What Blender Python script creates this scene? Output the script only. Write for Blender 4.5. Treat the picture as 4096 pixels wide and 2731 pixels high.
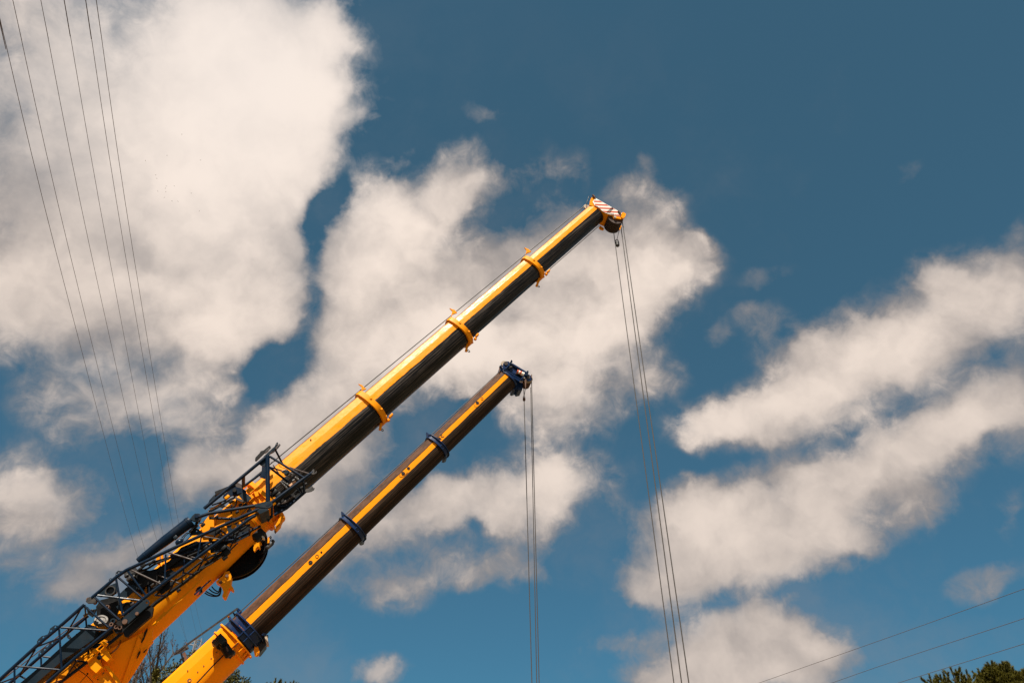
import bpy, bmesh, math, random
from mathutils import Vector, Matrix, noise
from mathutils.geometry import tessellate_polygon

S = bpy.context.scene
C = S.collection
for o in list(bpy.data.objects):
    bpy.data.objects.remove(o, do_unlink=True)

# ---------------------------------------------------------------- camera
F = 2958.0                      # focal length in pixels of the 4096 px wide photograph
CXP, CYP = 2048.0, 1365.5
upc = Vector((-72, 4252, -2958)).normalized()
fwdc = Vector((0, 0, -1)); fwdc = (fwdc - fwdc.dot(upc) * upc).normalized()
rightc = fwdc.cross(upc)
RM = Matrix((rightc, fwdc, upc))            # camera -> world
CAM = Vector((0, 0, 1.7))
cam_d = bpy.data.cameras.new('camera'); cam = bpy.data.objects.new('camera', cam_d); C.objects.link(cam)
cam_d.sensor_width = 36; cam_d.lens = 36 * F / 4096; cam_d.clip_start = 0.1; cam_d.clip_end = 5000
cam.matrix_world = Matrix.Translation(CAM) @ RM.to_4x4()
S.camera = cam

def ray(x, y):
    return RM @ Vector((x - CXP, -(y - CYP), -F))
def at_z(x, y, z):              # point on the pixel's ray at depth z along the optical axis
    return CAM + ray(x, y) * (z / F)
def at_Y(x, y, Y):
    r = ray(x, y); return CAM + r * (Y / r.y)

# ---------------------------------------------------------------- sun, exposure
D1 = (RM @ Vector((3405, 3060, -2958))).normalized()
SUN = Vector((-0.10, -0.485, 0.868)).normalized()
sd = bpy.data.lights.new('sun', 'SUN'); sd.energy = 5.0; sd.angle = math.radians(0.5); sd.color = (1.0, 0.93, 0.82)
so = bpy.data.objects.new('sun', sd); C.objects.link(so); so.location = (0, 0, 60)
so.rotation_euler = SUN.to_track_quat('Z', 'Y').to_euler()
S.view_settings.view_transform = 'Standard'; S.view_settings.look = 'None'
S.view_settings.exposure = 0.74; S.view_settings.gamma = 1.0

# ---------------------------------------------------------------- world: sky and clouds
W = bpy.data.worlds.new("World"); S.world = W; W.use_nodes = True
nt = W.node_tree; N = nt.nodes; L = nt.links; N.clear()
def nd(t, **k):
    n = N.new(t)
    for a, b in k.items(): setattr(n, a, b)
    return n
def val(sock, x):
    if isinstance(x, bpy.types.NodeSocket): L.new(x, sock)
    else: sock.default_value = x
def mt(op, a, b=0.0, c=0.0, clamp=False):
    n = nd('ShaderNodeMath', operation=op, use_clamp=clamp)
    val(n.inputs[0], a); val(n.inputs[1], b); val(n.inputs[2], c)
    return n.outputs[0]
def vm(op, a, b=(0, 0, 0), out=0):
    n = nd('ShaderNodeVectorMath', operation=op); val(n.inputs[0], a); val(n.inputs[1], b)
    return n.outputs[out]
def ns(vec, scale, detail, rough, dist=0.0, lac=2.0, out=0):
    n = nd('ShaderNodeTexNoise'); val(n.inputs['Vector'], vec); n.inputs['Scale'].default_value = scale
    n.inputs['Detail'].default_value = detail; n.inputs['Roughness'].default_value = rough
    n.inputs['Distortion'].default_value = dist; n.inputs['Lacunarity'].default_value = lac
    return n.outputs[out]
def smooth(x, lo, hi, a=0.0, b=1.0):
    n = nd('ShaderNodeMapRange', interpolation_type='SMOOTHSTEP'); val(n.inputs[0], x)
    for i, q in zip((1, 2, 3, 4), (lo, hi, a, b)): n.inputs[i].default_value = q
    return n.outputs[0]
def mixc(f, a, b, bt='MIX'):
    n = nd('ShaderNodeMix', data_type='RGBA', blend_type=bt); val(n.inputs[0], f); val(n.inputs[6], a); val(n.inputs[7], b)
    return n.outputs[2]

sky = nd('ShaderNodeTexSky', sky_type='NISHITA', sun_disc=False)
sky.sun_elevation = math.asin(SUN.z); sky.sun_rotation = math.atan2(SUN.x, SUN.y)
sky.altitude = 100; sky.air_density = 1.0; sky.dust_density = 0.0; sky.ozone_density = 3.0
SKYS = 0.085
srgb = nd('ShaderNodeSeparateColor'); L.new(sky.outputs[0], srgb.inputs[0])
crgb = nd('ShaderNodeCombineColor')
for i, (p, q) in enumerate(((0.34, 0.107), (0.532, 0.365), (0.70, 0.535))):     # the photograph's colour grade of the sky light
    L.new(mt('MULTIPLY', mt('POWER', mt('MULTIPLY', srgb.outputs[i], SKYS), p), q / SKYS), crgb.inputs[i])
skyc = crgb.outputs[0]

tc = nd('ShaderNodeTexCoord').outputs['Generated']
w1 = vm('SCALE', vm('SUBTRACT', ns(tc, 4.5, 3, 0.55, out=1), (0.5, 0.5, 0.5))); w1.node.inputs[3].default_value = 0.085
w2 = vm('SCALE', vm('SUBTRACT', ns(tc, 19, 4, 0.6, out=1), (0.5, 0.5, 0.5))); w2.node.inputs[3].default_value = 0.042
wd = vm('ADD', vm('ADD', tc, w1), w2)

# cloud masses: centre x, y, radius x, radius y, turn (deg), weight; directions given on a 2352 px wide sketch
BL = [
 (605,130,180,185,0,1.1),(625,300,170,150,0,1.05),(560,440,165,160,0,1.1),(540,620,148,165,0,1.05),(300,250,370,340,0,1.1),
 (280,590,330,175,0,1.0),(70,640,140,120,0,.9),(640,735,52,50,0,.9),(520,760,100,60,0,.9),(750,40,50,60,0,.9),(820,275,40,25,-10,.5),(740,400,45,35,-20,.6),
 (330,830,180,110,0,.8),(480,800,90,70,0,.8),(190,890,115,75,0,.7),(410,920,110,65,0,.75),(260,970,120,45,0,.55),(470,980,70,40,0,.5),(540,905,50,22,-10,.45),
 (860,450,80,45,-20,.6),(1065,430,65,70,0,.85),(970,480,110,75,0,.9),(850,560,118,105,0,1.0),(1130,430,60,45,0,.6),
 (820,690,120,110,0,1.0),(960,640,190,130,0,1.0),(1230,395,100,24,-15,.38),(1290,385,65,55,0,.24),
 (1250,580,95,95,0,.95),(1350,570,110,85,0,.9),(1485,490,78,90,0,.95),(1560,600,60,45,0,.9),(1440,640,130,95,0,1.0),
 (1150,720,190,125,0,1.0),(1330,790,135,110,0,.95),(1400,730,90,80,0,.9),(1050,830,120,65,0,.9),(920,800,130,80,0,.95),(800,820,100,80,0,.9),
 (850,905,100,50,0,.9),(740,950,115,60,-15,.95),(650,985,50,42,0,.85),(1260,900,100,55,0,.8),(1300,970,80,40,0,.5),(1485,870,62,45,0,.75),(1180,930,60,40,0,.4),
 (740,1060,120,110,0,1.0),(810,1010,75,75,0,.95),(560,1080,140,65,-15,.95),(440,1080,70,55,0,.85),(400,1140,45,55,0,.7),(640,1170,120,75,0,.9),(700,1210,70,35,0,.6),
 (930,1200,110,60,-10,.75),(1010,1145,110,60,0,.9),(1180,1110,120,65,0,.9),(1290,1110,75,60,0,.85),(1220,1190,95,45,0,.75),(1390,1085,60,35,0,.42),
 (790,1270,80,55,-30,.75),(890,1250,60,40,0,.5),(1050,1330,180,38,-8,.78),(880,1365,60,40,0,.5),(960,1390,50,30,0,.42),(1190,1290,60,40,0,.5),
 (1620,985,80,42,-10,.95),(1720,965,85,55,-15,1.0),(1800,930,90,75,-20,1.0),(1885,880,98,85,-20,1.0),(1990,842,115,95,-20,1.0),(2095,785,105,92,-10,1.0),
 (2190,700,92,100,0,1.05),(2270,690,80,85,0,.95),(2335,630,45,85,0,.85),(2170,800,90,60,-15,.75),(1900,985,100,35,-20,.6),(1785,780,60,55,0,.45),(1720,740,40,25,0,.33),
 (1600,1195,85,62,0,.95),(1550,1295,120,80,0,1.0),(1660,1225,110,90,0,1.0),(1740,1290,130,65,-10,.85),(1480,1335,80,38,0,.8),(1800,1170,125,92,-10,.95),
 (1900,1165,115,98,-15,.95),(1970,1105,125,65,-10,.95),(2080,1060,115,84,-25,1.0),(2170,1000,90,80,-25,1.0),(2260,950,90,85,-20,1.0),(2340,890,55,110,0,.9),
 (1900,1270,110,45,-20,.6),(2140,1180,90,35,-20,.45),(1450,1210,35,60,0,.4),
 (1710,1490,175,88,0,1.1),(1640,1545,140,60,0,1.0),(1800,1450,100,60,20,.9),(1910,1490,90,30,30,.65),(1500,1535,60,40,0,.7),(1420,1450,100,30,0,.45),(1850,1550,80,40,0,.7),
 (55,1115,125,88,0,.95),(110,1185,80,45,0,.65),(215,1318,160,72,-10,.9),(160,1370,70,28,0,.65),(280,1262,50,30,0,.6),(10,1250,70,60,0,.5),(245,1130,70,35,0,.42),
 (875,1555,68,38,0,.85),(650,1558,90,22,0,.42),(2270,1335,100,36,-10,.55),(2340,1180,30,60,0,.4),
 (1105,275,60,20,15,.29),(930,350,34,14,-20,.34),(1500,350,28,18,0,.26),(2110,390,42,20,-45,.27),(1760,645,70,20,-20,.29),(1650,780,30,25,0,.3),
 (750,450,42,75,35,-1.35),(710,550,28,55,0,-1.1),(712,655,26,65,0,-.8),(705,745,24,40,0,-.5),(640,850,75,45,-25,-.6),(1140,500,60,32,20,-.4),(60,120,130,130,0,.45),(80,400,120,120,0,.4),(1420,930,120,45,-10,.42),(1330,1010,80,40,0,.32),(1560,880,40,30,0,.3),(1240,1010,80,30,0,.25),(380,1250,60,40,0,.3),(420,1010,120,40,0,.25),(15,520,45,60,0,-.5),(5,100,35,50,0,-.35),(1930,1000,60,30,0,-.3),
 (520,60,110,80,0,.6),(690,60,80,70,0,.6),(760,220,55,80,0,.6),(640,320,110,80,0,.5),(300,330,150,130,0,.5),(560,690,90,60,0,.6),(180,620,120,70,0,.5),(640,480,60,110,0,.5),(460,180,120,110,0,.5),
 (1055,440,45,45,0,.55),(930,560,95,60,0,.6),(1000,770,120,80,0,.6),(1260,620,80,60,0,.55),(1480,625,110,60,0,.6),(1350,750,95,70,0,.55),(860,650,85,60,0,.6),(1140,800,90,50,0,.5),(740,1030,70,50,0,.6),(540,1080,80,35,-10,.5),
 (1250,1085,70,40,-5,.5),(1010,1120,60,35,0,.5),(1130,1110,60,30,0,.4),(2190,660,65,45,0,.75),(2010,830,80,35,-20,.65),(1810,930,90,35,-20,.65),(1650,985,55,22,-10,.6),(2270,690,40,50,0,.4),
 (1640,1240,95,60,0,.65),(2060,1070,90,35,-20,.5),(1560,1320,85,38,0,.7),(2250,950,70,50,-30,.55),(1870,1160,90,45,-10,.5),(1700,1490,130,70,0,1.1),(2130,635,45,45,0,.7),(1980,765,45,28,0,.6),(1862,808,42,32,0,.7),(1672,950,38,24,0,.5),(2290,600,40,35,0,.6),(1590,1135,48,34,0,.6),(1695,1125,42,32,0,.6),(1830,1085,58,36,0,.6),(2020,1020,45,30,0,.5),(2140,960,40,35,0,.5),(1780,1320,60,32,0,.6),(1965,1245,50,28,0,.55),(2085,1150,60,32,0,.55),(1760,1405,48,28,0,.6),(1640,1425,48,28,0,.6),(1900,1500,40,25,0,.5),(1100,1195,130,55,0,.55),(1380,1130,50,40,0,.3),(860,1180,60,50,0,.4),(1000,1290,120,30,0,.35),(1770,1000,60,20,0,.4),(1450,1350,30,20,0,.4),(1850,1220,50,30,0,.4),(1060,360,35,30,0,.4),(900,405,40,22,0,.4),(1440,420,40,30,0,.4),(1600,570,30,20,0,.4),(700,1130,70,40,0,.3),(1640,1560,90,40,0,.6),(1620,1170,60,40,0,.4),(1900,1100,60,30,0,.4),(1710,960,50,28,0,.5),(1900,880,60,40,0,.5),(2090,780,60,40,0,.5),(1560,1190,50,35,0,.5),(50,1110,50,40,0,.55),(210,1310,70,25,-10,.5),(875,1550,35,20,0,.5),
 (1000,560,50,30,10,-.45),(1230,520,45,30,0,-.3),(880,740,50,25,-30,-.4),(1180,690,60,22,-20,-.3),(1250,850,60,30,-20,-.35),(1100,930,70,30,0,-.3),(1940,930,90,22,-25,-.3),(2110,740,25,35,20,-.4),(1780,1190,35,45,30,-.3),(1740,1330,90,20,-10,-.3),
 (1990,1180,60,25,-20,-.35),(2240,1040,60,22,-25,-.3),(230,430,70,40,0,-.25),(420,850,60,40,0,-.3),(200,840,60,30,0,-.3),(1100,1215,30,20,0,-.5),(940,1100,40,20,0,-.3),(620,1110,40,25,-20,-.35),
]
KX = 4096 / 2352.0
tot = None
for (bx, by, rx, ry, ang, wt) in BL:
    bx, by, rx, ry = bx * KX, by * KX, rx * KX, ry * KX
    a = math.radians(ang)
    c = ray(bx, by).normalized()
    p1 = ray(bx + rx * math.cos(a), by + rx * math.sin(a)).normalized() - ray(bx - rx * math.cos(a), by - rx * math.sin(a)).normalized()
    p2 = ray(bx + ry * math.sin(a), by - ry * math.cos(a)).normalized() - ray(bx - ry * math.sin(a), by + ry * math.cos(a)).normalized()
    s1, s2 = p1.length / 2, p2.length / 2
    e1 = p1.normalized(); e3 = c; e2 = e3.cross(e1).normalized(); e3 = e1.cross(e2)
    vin = wd
    if tot is not None:         # a chained input keeps the shader's memory small
        q = nd('ShaderNodeVectorMath', operation='MULTIPLY_ADD'); L.new(tot, q.inputs[0])
        q.inputs[1].default_value = (1e-7, 1e-7, 1e-7); L.new(wd, q.inputs[2]); vin = q.outputs[0]
    m = nd('ShaderNodeMapping', vector_type='TEXTURE'); L.new(vin, m.inputs['Vector'])
    m.inputs['Location'].default_value = c
    m.inputs['Rotation'].default_value = Matrix((e1, e2, e3)).transposed().to_euler()
    m.inputs['Scale'].default_value = (s1, s2, 1.0)
    r2 = vm('DOT_PRODUCT', m.outputs[0], m.outputs[0], out=1)
    g = mt('POWER', 0.5, mt('POWER', r2, 1.45))
    tot = mt('MULTIPLY_ADD', g, wt, 0.0 if tot is None else tot)
# elsewhere in the sky: scattered clouds of the same kind, so that the dome is not bare behind the camera; thickened there, unseen, to warm the shade
sepz = nd('ShaderNodeSeparateXYZ'); L.new(tc, sepz.inputs[0])
facing = nd('ShaderNodeVectorMath', operation='DOT_PRODUCT'); L.new(tc, facing.inputs[0]); facing.inputs[1].default_value = ray(CXP, CYP).normalized()
behind = smooth(facing.outputs['Value'], 0.72, 0.5)
amb = mt('MULTIPLY', behind, smooth(ns(wd, 2.2, 3, 0.5), 0.38, 0.60, 0, 1.5))
tot = mt('ADD', tot, amb)
f1 = ns(wd, 7.5, 12, 0.58, 0.2)
f2 = ns(tc, 34, 8, 0.62, 0.5)
f0 = ns(wd, 5.5, 4, 0.45)                                                   # broad soft shading inside the clouds
tot = mt('MAXIMUM', tot, 0.0)
tc_ = mt('MULTIPLY', mt('SUBTRACT', 1.0, mt('POWER', 0.5, tot)), 1.95)      # piled-up masses level off
edge = smooth(tc_, 0.75, 1.35, 1.0, 0.20)                                   # fine detail belongs to the rims
det = mt('MULTIPLY', edge, mt('MULTIPLY_ADD', mt('SUBTRACT', f1, 0.5), 2.4, mt('MULTIPLY', mt('SUBTRACT', f2, 0.5), 1.3)))
det = mt('MULTIPLY_ADD', mt('SUBTRACT', f0, 0.5), 1.1, det)
dens = mt('ADD', tc_, mt('MULTIPLY', det, smooth(tot, 0.02, 0.38, 0.12, 1.0)))
cov = mt('POWER', smooth(dens, 0.10, 1.45), 0.80)
veil = mt('MULTIPLY', smooth(ns(wd, 3.2, 7, 0.62), 0.47, 0.74, 0, 0.24), smooth(sepz.outputs[2], 0.95, 0.45))
cov = mt('MAXIMUM', cov, veil)
lowz = smooth(sepz.outputs[2], 0.12, 0.85)
wl = vm('ADD', wd, tuple(SUN * 0.030))                                        # billows: brighter where the cloud thins towards the sun
relief = mt('SUBTRACT', ns(wd, 6.5, 5, 0.5), ns(wl, 6.5, 5, 0.5))
core = smooth(mt('ADD', mt('MULTIPLY_ADD', relief, 2.3, dens), mt('MULTIPLY', mt('SUBTRACT', ns(wd, 5, 5, 0.55), 0.5), 1.2)), 0.55, 2.05)
core = mt('MULTIPLY', core, mt('MULTIPLY_ADD', lowz, 0.34, 0.66))
cc = mixc(core, (0.33, 0.298, 0.288, 1), (1.05, 0.895, 0.78, 1))
# the brightest patch of the big cloud
gl = ray(960, 60).normalized()
gd = vm('DISTANCE', tc, tuple(gl), out=1)
cc = mixc(mt('MULTIPLY', smooth(gd, 0.42, 0.0), 0.75), cc, (1.0, 0.90, 0.83, 1))
bsky = nd('ShaderNodeBackground'); L.new(skyc, bsky.inputs[0]); bsky.inputs[1].default_value = SKYS * 0.60
bcl = nd('ShaderNodeBackground'); L.new(cc, bcl.inputs[0]); bcl.inputs[1].default_value = 0.556
mx = nd('ShaderNodeMixShader'); L.new(cov, mx.inputs[0]); L.new(bsky.outputs[0], mx.inputs[1]); L.new(bcl.outputs[0], mx.inputs[2])
wo = nd('ShaderNodeOutputWorld'); L.new(mx.outputs[0], wo.inputs[0])
W.cycles.sampling_method = 'MANUAL'; W.cycles.sample_map_resolution = 512
#--WORLD-END

# ---------------------------------------------------------------- materials
def mat(name, base=(0.5, 0.5, 0.5), rough=0.5, metal=0.0, spec=0.5):
    m = bpy.data.materials.new(name); m.use_nodes = True
    b = m.node_tree.nodes['Principled BSDF']
    b.inputs['Base Color'].default_value = (*base, 1); b.inputs['Roughness'].default_value = rough
    b.inputs['Metallic'].default_value = metal; b.inputs['Specular IOR Level'].default_value = spec
    return m
class G:        # small node builder for a material
    def __init__(s, m): s.t = m.node_tree; s.b = s.t.nodes['Principled BSDF']; s.oc = s.t.nodes.new('ShaderNodeTexCoord').outputs['Object']
    def n(s, t, **k):
        q = s.t.nodes.new(t)
        for a, b in k.items(): setattr(q, a, b)
        return q
    def l(s, a, b):
        if isinstance(a, bpy.types.NodeSocket): s.t.links.new(a, b)
        else: b.default_value = a
    def noise(s, sc=(1, 1, 1), scale=1.0, detail=5, rough=0.6, loc=(0, 0, 0)):
        m = s.n('ShaderNodeMapping'); s.l(s.oc, m.inputs[0]); m.inputs['Scale'].default_value = sc; m.inputs['Location'].default_value = loc
        q = s.n('ShaderNodeTexNoise'); s.l(m.outputs[0], q.inputs['Vector']); q.inputs['Scale'].default_value = scale
        q.inputs['Detail'].default_value = detail; q.inputs['Roughness'].default_value = rough
        return q.outputs[0]
    def math(s, op, a, b=0.0, c=0.0):
        q = s.n('ShaderNodeMath', operation=op); s.l(a, q.inputs[0]); s.l(b, q.inputs[1]); s.l(c, q.inputs[2]); return q.outputs[0]
    def step(s, x, lo, hi, a=0.0, b=1.0):
        q = s.n('ShaderNodeMapRange', interpolation_type='SMOOTHSTEP'); s.l(x, q.inputs[0])
        for i, v in zip((1, 2, 3, 4), (lo, hi, a, b)): q.inputs[i].default_value = v
        return q.outputs[0]
    def mix(s, f, a, b):
        q = s.n('ShaderNodeMix', data_type='RGBA'); s.l(f, q.inputs[0])
        for v, i in ((a, 6), (b, 7)): s.l(v if isinstance(v, bpy.types.NodeSocket) else (*v, 1), q.inputs[i])
        return q.outputs[2]
    def sep(s):
        q = s.n('ShaderNodeSeparateXYZ'); s.l(s.oc, q.inputs[0]); return q.outputs
    def bump(s, h, dist=0.01, st=0.5):
        q = s.n('ShaderNodeBump'); q.inputs['Distance'].default_value = dist; q.inputs['Strength'].default_value = st
        s.l(h, q.inputs['Height']); s.l(q.outputs[0], s.b.inputs['Normal'])

YEL = (0.84, 0.28, 0.0)
def worn(name, base, dirt, rough, amount=0.5, scale=3.0, metal=0.0, spec=0.5, fine=40.0):
    m = mat(name, base, rough, metal, spec); g = G(m)
    n1 = g.noise(scale=scale, detail=8, rough=0.65); n2 = g.noise(scale=fine, detail=4, rough=0.6, loc=(3, 1, 7))
    f = g.math('MULTIPLY', g.step(n1, 0.48, 0.75), amount)
    f = g.math('MAXIMUM', f, g.math('MULTIPLY', g.step(n2, 0.66, 0.72), amount))
    g.l(g.mix(f, base, dirt), g.b.inputs['Base Color'])
    g.l(g.step(n1, 0.3, 0.7, rough * 0.8, min(1, rough * 1.35)), g.b.inputs['Roughness'])
    return m
M = {}
M['yellow'] = worn('yellow_paint', YEL, (0.40, 0.15, 0.01), 0.45, 0.35, 1.6, spec=0.12)
M['blue'] = worn('blue_paint', (0.003, 0.020, 0.075), (0.012, 0.018, 0.032), 0.30, 0.4, 5, spec=0.35)
M['slate'] = worn('slate_blue_paint', (0.0012, 0.010, 0.026), (0.009, 0.008, 0.008), 0.36, 0.5, 4, spec=0.16)
M['greyslate'] = worn('grey_slate_paint', (0.010, 0.019, 0.028), (0.012, 0.010, 0.009), 0.38, 0.5, 4, spec=0.18)
M['black'] = worn('black_rubber', (0.004, 0.004, 0.0045), (0.02, 0.016, 0.013), 0.5, 0.5, 6, spec=0.2)
M['blackgloss'] = worn('black_gloss', (0.0015, 0.0015, 0.0015), (0.002, 0.002, 0.002), 0.30, 0.5, 6, spec=0.12)
M['grime'] = worn('greasy_steel', (0.018, 0.016, 0.015), (0.06, 0.04, 0.025), 0.45, 0.8, 9)
M['rust'] = worn('rusty_steel', (0.105, 0.048, 0.026), (0.05, 0.027, 0.015), 0.65, 0.7, 12)
M['steel'] = worn('worn_and_sunlit_steel', (0.07, 0.055, 0.050), (0.04, 0.026, 0.02), 0.5, 0.7, 8, spec=0.2)  # worn steel, and the lighter tone painted on sunlit jib braces
M['cream'] = worn('cream_plastic', (0.40, 0.32, 0.24), (0.16, 0.11, 0.07), 0.5, 0.5, 8)
M['rope'] = worn('wire_rope', (0.058, 0.050, 0.044), (0.04, 0.03, 0.024), 0.5, 0.5, 20)
M['cable'] = mat('aluminium_cable', (0.10, 0.075, 0.07), 0.6)
M['white'] = worn('white_paint', (0.78, 0.74, 0.68), (0.4, 0.3, 0.2), 0.4, 0.4, 6)
M['red'] = mat('red_paint', (0.52, 0.085, 0.030), 0.42)
M['galv'] = worn('galvanised_steel', (0.24, 0.23, 0.225), (0.16, 0.14, 0.13), 0.5, 0.5, 2)
M['lens'] = mat('lamp_glass', (0.42, 0.38, 0.32), 0.12)
M['dullwheel'] = worn('dull_wheel', (0.065, 0.05, 0.036), (0.025, 0.02, 0.015), 0.5, 0.7, 8)
M['drum'] = worn('rusty_drum', (0.045, 0.022, 0.012), (0.02, 0.012, 0.008), 0.5, 0.7, 8)
M['badgered'] = mat('faded_red', (0.22, 0.03, 0.015), 0.6, spec=0.2)
M['wood'] = worn('pale_wood', (0.55, 0.30, 0.16), (0.3, 0.16, 0.08), 0.6, 0.6, 10)
M['bird'] = mat('bird_feathers', (0.28, 0.24, 0.22), 0.8)

def boom_mat(name, lo, hi, toplo, steel, streak, top, wob=0.035, rough=0.3, sp=0.3):
    """yellow band between heights lo..hi of the section, steel with long streaks elsewhere; x runs along the boom"""
    m = mat(name, YEL, 0.3, spec=sp); g = G(m); x, y, z = g.sep()
    near = g.step(y, 0.05, -0.05)                                        # both sides are painted alike
    wl = g.noise(sc=(1.1, 0.02, 0.02), scale=1.0, detail=6, rough=0.62, loc=(5, 0, 0))
    wf = g.noise(sc=(5.0, 0.5, 0.5), scale=1.0, detail=6, rough=0.7, loc=(1, 4, 0))
    wob_ = g.math('ADD', g.math('MULTIPLY', g.math('SUBTRACT', wl, 0.5), wob * 2.6), g.math('MULTIPLY', g.math('SUBTRACT', wf, 0.5), wob * 0.9))
    zz = g.math('ADD', z, wob_)
    st1 = g.noise(sc=(0.45, 26, 26), scale=1.0, detail=6, rough=0.6); st2 = g.noise(sc=(1.6, 70, 70), scale=1.0, detail=3, rough=0.6, loc=(9, 2, 4))
    st = g.math('ADD', g.math('MULTIPLY', st1, 0.6), g.math('MULTIPLY', st2, 0.4))
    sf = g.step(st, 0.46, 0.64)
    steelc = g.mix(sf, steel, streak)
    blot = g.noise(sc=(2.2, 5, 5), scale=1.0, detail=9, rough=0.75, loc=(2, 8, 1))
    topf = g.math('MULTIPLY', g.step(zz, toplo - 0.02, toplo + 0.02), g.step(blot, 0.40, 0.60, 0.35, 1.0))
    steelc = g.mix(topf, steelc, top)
    band = g.math('MULTIPLY', g.step(zz, lo - 0.004, lo + 0.004), g.step(g.math('ADD', z, g.math('MULTIPLY', g.math('SUBTRACT', blot, 0.5), wob * 2.2)), hi + 0.004, hi - 0.004))
    chip = g.step(g.noise(sc=(6, 12, 12), scale=1.0, detail=6, rough=0.7, loc=(4, 4, 4)), 0.69, 0.70)
    band = g.math('MULTIPLY', band, g.math('SUBTRACT', 1.0, chip))
    yc = g.mix(g.math('MULTIPLY', g.step(blot, 0.5, 0.8), 0.35), YEL, (0.50, 0.19, 0.01))
    g.l(g.mix(band, steelc, yc), g.b.inputs['Base Color'])
    g.l(g.math('ADD', g.math('MULTIPLY', band, g.step(blot, 0.38, 0.62, 0.0, 0.20)), g.step(st, 0.4, 0.65, rough - 0.06, rough + 0.12)), g.b.inputs['Roughness'])
    g.l(g.math('MULTIPLY_ADD', band, (0.22 if sp > .15 else 0.10) - sp, sp), g.b.inputs['Specular IOR Level'])
    wav = g.noise(sc=(1.4, 3, 3), scale=1.0, detail=3, rough=0.5, loc=(7, 3, 2))
    g.bump(g.math('ADD', g.math('MULTIPLY', wav, 5.0), g.math('ADD', st, g.math('MULTIPLY', blot, 0.4))), 0.006, 0.45)
    return m
M['boomA'] = boom_mat('black_boom_with_yellow_band', 0.015, 0.435, 0.40, (0.002, 0.002, 0.002), (0.070, 0.055, 0.045), (0.16, 0.075, 0.055), 0.038, 0.29, 0.22)  # real streaks; their raised tone also paints in glints on the black steel
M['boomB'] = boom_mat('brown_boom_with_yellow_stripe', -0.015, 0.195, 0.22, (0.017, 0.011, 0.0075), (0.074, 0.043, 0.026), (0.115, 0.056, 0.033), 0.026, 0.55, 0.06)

# ---------------------------------------------------------------- mesh helpers
def finish(bm, name, material, parent=None, mw=None, angle=30, smooth=True):
    me = bpy.data.meshes.new(name)
    bmesh.ops.recalc_face_normals(bm, faces=bm.faces)
    ca = math.cos(math.radians(angle))
    for e in bm.edges:
        if len(e.link_faces) == 2:
            e.smooth = e.link_faces[0].normal.dot(e.link_faces[1].normal) > ca
        else: e.smooth = False
    for f in bm.faces: f.smooth = smooth
    bm.to_mesh(me); bm.free()
    for m_ in (material if isinstance(material, (list, tuple)) else [material]): me.materials.append(m_)
    o = bpy.data.objects.new(name, me); C.objects.link(o)
    if mw is not None: o.matrix_world = mw
    if parent is not None:
        bpy.context.view_layer.update() if False else None
        o.parent = parent
        pm = PM.get(parent.name, Matrix.Identity(4))
        o.matrix_parent_inverse = pm.inverted()
    PM[o.name] = mw.copy() if mw is not None else Matrix.Identity(4)
    return o
PM = {}
def empty(name, loc, label=None, cat=None, group=None):
    o = bpy.data.objects.new(name, None); C.objects.link(o); o.location = loc; o.empty_display_size = 0.3
    PM[o.name] = Matrix.Translation(Vector(loc))
    return tag(o, label, cat, group)
def tag(o, label=None, cat=None, group=None, kind=None):
    if label: o['label'] = label
    if cat: o['category'] = cat
    if group: o['group'] = group
    if kind: o['kind'] = kind
    return o

def catmull(pts, k=4):
    pts = [Vector(p) for p in pts]
    if len(pts) < 3: return pts
    out = []
    for i in range(len(pts) - 1):
        p0 = pts[i - 1] if i else 2 * pts[0] - pts[1]; p1, p2 = pts[i], pts[i + 1]
        p3 = pts[i + 2] if i + 2 < len(pts) else 2 * pts[-1] - pts[-2]
        for j in range(k):
            t = j / k
            out.append(0.5 * ((2 * p1) + (p2 - p0) * t + (2 * p0 - 5 * p1 + 4 * p2 - p3) * t * t + (3 * p1 - p0 - 3 * p2 + p3) * t ** 3))
    return out + [pts[-1]]
def tube(bm, pts, r, n=10, cap=True, mi=0):
    """a round tube along pts; r is a radius or one radius per point"""
    pts = [Vector(p) for p in pts]; rings = []; nrm = None
    for i, p in enumerate(pts):
        a = pts[max(i - 1, 0)]; b = pts[min(i + 1, len(pts) - 1)]
        t = (b - a).normalized()
        if nrm is None:
            nrm = t.orthogonal().normalized()
        else:
            nrm = (nrm - nrm.dot(t) * t).normalized()
        bi = t.cross(nrm); rr = r[i] if isinstance(r, (list, tuple)) else r
        rings.append([bm.verts.new(p + (nrm * math.cos(2 * math.pi * k / n) + bi * math.sin(2 * math.pi * k / n)) * rr) for k in range(n)])
    for a, b in zip(rings, rings[1:]):
        for k in range(n):
            bm.faces.new((a[k], a[(k + 1) % n], b[(k + 1) % n], b[k])).material_index = mi
    if cap:
        bm.faces.new(rings[0][::-1]).material_index = mi; bm.faces.new(rings[-1]).material_index = mi
def box(bm, c, ax, ay, az, bev=0.0, mi=0):
    """box centred at c with half-axis vectors ax, ay, az"""
    v = [bm.verts.new(c + sx * ax + sy * ay + sz * az) for sx in (-1, 1) for sy in (-1, 1) for sz in (-1, 1)]
    fs = []
    for q in ((0, 1, 3, 2), (4, 6, 7, 5), (0, 4, 5, 1), (2, 3, 7, 6), (0, 2, 6, 4), (1, 5, 7, 3)):
        f = bm.faces.new([v[i] for i in q]); f.material_index = mi; fs.append(f)
    if bev:
        ed = list({e for f in fs for e in f.edges})
        bmesh.ops.bevel(bm, geom=ed, offset=bev, segments=2, profile=0.5, affect='EDGES')
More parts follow.
